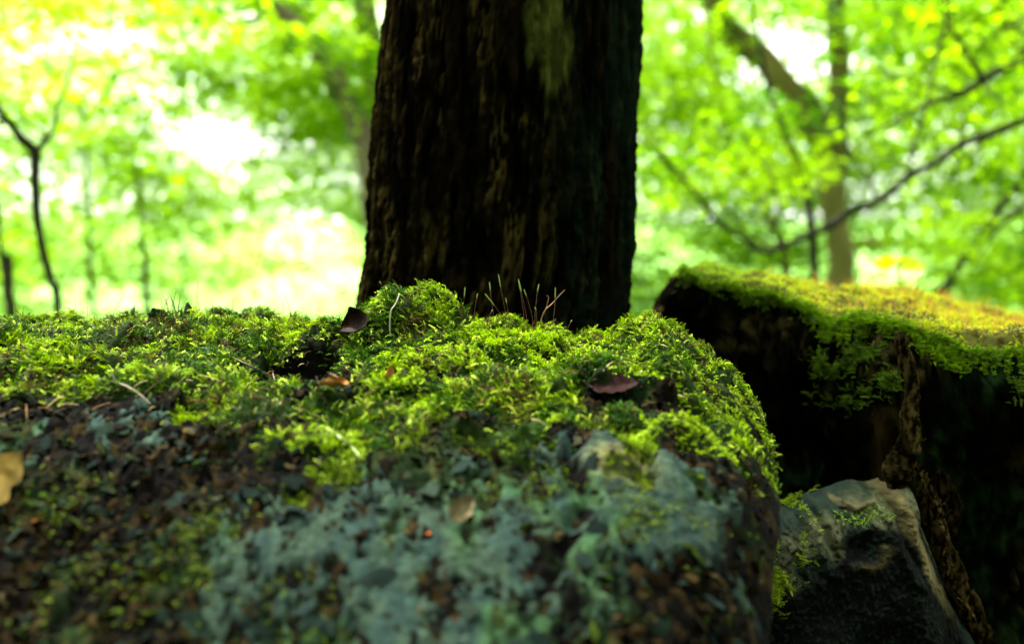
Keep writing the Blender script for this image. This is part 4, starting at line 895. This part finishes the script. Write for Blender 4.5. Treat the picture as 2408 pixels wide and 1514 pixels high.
T(0, 0, 'tree off the right edge sending long dark arching branches across the leaves', [([(2620, 760, 3.2), (2610, 420, 3.2), (2600, 230, 3.2), (2590, 40, 3.2), (2580, -400, 3.2)], [.06, .05, .045, .04, .02]),
    ([(2600, 230, 3.2), (2408, 285, 3.1), (2260, 340, 3.05), (2130, 420, 3), (2060, 478, 3), (1960, 525, 3), (1860, 572, 3), (1790, 592, 3), (1705, 535, 3), (1640, 460, 3), (1560, 375, 3), (1500, 310, 3)], [.014, .011, .011, .010, .0105, .012, .009, .007, .007, .006, .005, .003]),
    ([(2600, 90, 3.2), (2408, 150, 3.2), (2310, 190, 3.2), (2200, 240, 3.2), (2080, 300, 3.2), (2000, 350, 3.2)], [.014, .011, .012, .008, .005, .003]),
    ([(2310, 190, 3.2), (2275, 130, 3.2), (2240, 70, 3.2), (2225, -60, 3.2)], [.009, .007, .006, .004]),
    ([(2130, 420, 3), (2150, 330, 3.02), (2180, 240, 3.05), (2205, 120, 3.1), (2215, -40, 3.1)], [.005, .005, .005, .005, .004]),
    ([(2260, 340, 3.05), (2270, 300, 3.1), (2255, 240, 3.1)], [.005, .004, .002]), ([(2600, 420, 3.2), (2420, 480, 3.1), (2330, 560, 3.05), (2290, 620, 3)], [.008, .006, .004, .002]), ([(2060, 478, 3), (2040, 420, 3.05), (1990, 330, 3.1), (1980, 220, 3.1)], [.004, .0035, .003, .002]),
     ([(2600, 40, 3.2), (2480, 20, 3.2), (2380, 60, 3.2), (2290, 110, 3.2)], [.008, .006, .004, .002]), ([(1790, 592, 3), (1830, 500, 3.05), (1815, 420, 3.1), (1760, 340, 3.1)], [.004, .0035, .003, .002])],
    [(c3(2450, -20, 3.5), (.6, .7, .35), 1), (c3(2300, 480, 3.7), (.35, .5, .25), .8), (c3(1600, 420, 3.6), (.35, .4, .2), .5), (c3(2250, 180, 3.4), (.5, .5, .2), .9)], M_DARKBR, seed=207, nsp=22, leaf=.042, spr=.25, nl=45)
T(0, 0, 'thin trunk slanting up to the right at the right edge of the woods', [([(2180, 760, 4.2), (2235, 660, 4.2), (2290, 570, 4.2), (2350, 490, 4.2), (2420, 400, 4.2), (2600, 100, 4.2)], [.018, .017, .016, .015, .014, .008])], [(c3(2350, 600, 4.6), (.5, .5, .4), 1)], M_DARKBR, seed=208, nsp=18, leaf=.05, spr=.3)
T(0, 0, 'thicker branching trunk in the top right corner', [([(2560, 760, 4.5), (2500, 350, 4.5), (2420, 140, 4.5), (2370, 50, 4.5), (2320, -30, 4.5), (2200, -300, 4.5)], [.06, .05, .035, .032, .03, .015])], [(c3(2350, -50, 4.8), (.8, .8, .4), 1), (c3(2350, 330, 5.2), (.6, .7, .4), 1)], M_DARKBR, seed=209, nsp=30, leaf=.055)
for k, (px, p1, d, r, lab) in enumerate([(212, 400, 5.5, .014, 'thin upright stem among the left leaves, right of the forked sapling'), (340, 520, 6, .02, 'short dark stem low among the left leaves'), (15, 640, 4, .022, 'dark blurred stem foot at the bottom of the far left woods'), (430, 560, 8, .016, 'faint pale green stem low in the left woods, rightmost of the left stems')]):
    T(0, 0, lab, [([(px + 12, 760, d), (px + 4, 690, d), (px, 600, d), (px - 6, p1, d), (px - 20, p1 - 160, d)], [r, r, r * .9, r * .6, r * .3])], [(c3(px, p1 - 120, d + .3), (.7, .7, .5), 1)], M_DARKBR if k < 3 else M_TRUNK, seed=220 + k, nsp=16, leaf=.055, spr=.3)

# the rest of the wood reads as one mass of leaves
def build_far_wood():
    rg = np.random.default_rng(301); parts = []
    def band(n, x0, x1, y0, y1, d0, d1, size, nl, spr, cols):
        px = rg.uniform(x0, x1, n); py = rg.uniform(y0, y1, n); d = rg.uniform(d0, d1, n)
        P = np.array([tuple(at(a, b, c)) for a, b, c in zip(px, py, d)])
        ppx, ppy = proj(P); dens = np.zeros(n)
        for gx, gy, rx, ry, s in GAPS: dens = np.maximum(dens, s * np.exp(-(((ppx - gx) / rx) ** 2 + ((ppy - gy) / ry) ** 2) ** 1.5))
        lump = fbm(ppx / 120, ppy / 45, d * .3, oct=3, seed=302)
        P = P[(rg.random(n) > dens * 1.3) & (rg.random(n) < ss(.38, .48, lump) + (.16 if x0 < 0 else .12)) & (P[:, 2] > -.1)]
        parts.append(sprays(P, rg.uniform(.5, 1.2, len(P)) * spr, nl, size, cols[0], cols[1], rg, tm=LT1))
    band(3900, -300, 1210, -110, 750, 6, 13, .050, 44, .5, ((.07, .19, .001), (.33, .52, .003)))
    band(1300, -500, 1210, -120, 700, 15, 30, .10, 50, .9, ((.15, .33, .02), (.38, .56, .04)))
    band(3150, 1210, 2750, -130, 740, 6, 11, .052, 48, .42, ((.020, .075, .001), (.23, .42, .002)))
    band(1850, 1210, 2900, -120, 720, 12, 24, .09, 50, .8, ((.04, .13, .003), (.27, .46, .01)))
    V, F, K = join(parts)
    o = link('woodland_foliage', npmesh('woodland_foliage', V, F, K, False), M_LEAF)
    tag(o, 'bright blurred mass of green leaves filling the wood behind the stumps', 'foliage', kind='stuff')
    print('far leaves', len(F) // 2)
build_far_wood()

# fallen reddish log far off, and the two-leaved seedling
V, F = tube([at(1995, 574, 9) - at(2070, 575, 9), Vector((0, 0, 0)), at(2150, 570, 9) - at(2070, 575, 9)], [.05, .045, .03], 10, .2, 3)
o = link('fallen_branch', npmesh('fallen_branch', V, F), flat_mat('red_wood', (.22, .07, .03), (.38, .14, .07), 8)); o.location = at(2070, 575, 9); tag(o, 'reddish brown bare branch lying level beyond the tan forked tree', 'branch')
def build_seedling():
    b = at(2110, 720, 1.75); root = empty('seedling', b, 'small seedling with two drooping yellow-green leaves behind the right stump', 'plant')
    V, F = tube([Vector((b.x, b.y, 0)), b, at(2112, 680, 1.75), at(2108, 612, 1.75)], [.0025, .0022, .002, .0015], 6); link('stem', npmesh('stem', V, F), M_CAPS, root)
    for (dx, rz, L, s) in ((-1, 200, .042, 3), (1, -25, .05, 4)):
        me = leaf_mesh('leaf', L, .013, 0, .9, .2, .3, (.55, .62, .03), s); o = link('leaf', me, M_LEAF); o.parent = root; o.location = at(2108, 612, 1.75) - b
        o.rotation_euler = (math.radians(70), math.radians(28 if dx > 0 else 22), math.radians(0 if dx > 0 else 180))
build_seedling()

# unseen trees added behind the camera to block sky light on that side
def build_blocker_trees():
    rg = np.random.default_rng(401); P = []
    n = 170; a = rg.uniform(math.radians(105), math.radians(435 - 180 + 0), n)
    pr = None
    for k, ang in enumerate([100, 122, 145, 168, 190, 212, 235, 258]):
        a = math.radians(ang); d = 3.4 + .5 * (k % 3); x, y = d * math.sin(a), d * math.cos(a)
        if pr is None:
            root = empty('blocker_evergreen', (x, y, -.1), None, 'tree', 'dark evergreens added behind the camera to block sky light')
            V, F = tube([(0, 0, 0), (.05, 0, 1.5), (0, .1, 4), (0, 0, 6)], [.14, .12, .09, .04], 12, .15, 5); tr = link('trunk', npmesh('trunk', V, F), M_DARKBR); tr.parent = root; tr.location = (0, 0, 0)
            Pc = np.vstack([unit(rg.normal(0, 1, (120, 3))) * (rg.random(120) ** .4)[:, None] * np.array([1.4, 1.4, 2.6]) + np.array([0, 0, 2.3])])
            V, F, K = sprays(Pc, rg.uniform(.4, .8, len(Pc)), 60, .12, (.012, .03, .006), (.03, .06, .01), rg); cr = link('crown', npmesh('crown', V, F, K, False), M_LEAF); cr.parent = root; cr.location = (0, 0, 0)
            pr = (root, tr, cr)
        else:
            root = pr[0].copy(); C.objects.link(root); root.location = (x, y, -.1); root.rotation_euler = (0, 0, k * 1.3); root.scale = (1.25, 1.25, 1.25 + .1 * (k % 3))
            for s in pr[1:]:
                c = s.copy(); C.objects.link(c); c.parent = root
        root['label'] = 'dark leafy evergreen added unseen behind the camera to block sky light'
build_blocker_trees()

for me in bpy.data.meshes:
    pass
print('triangles', sum(sum(len(p.vertices) - 2 for p in m.polygons) if len(m.polygons) < 5000 else (len(m.loops) - 2 * len(m.polygons)) for m in bpy.data.meshes))
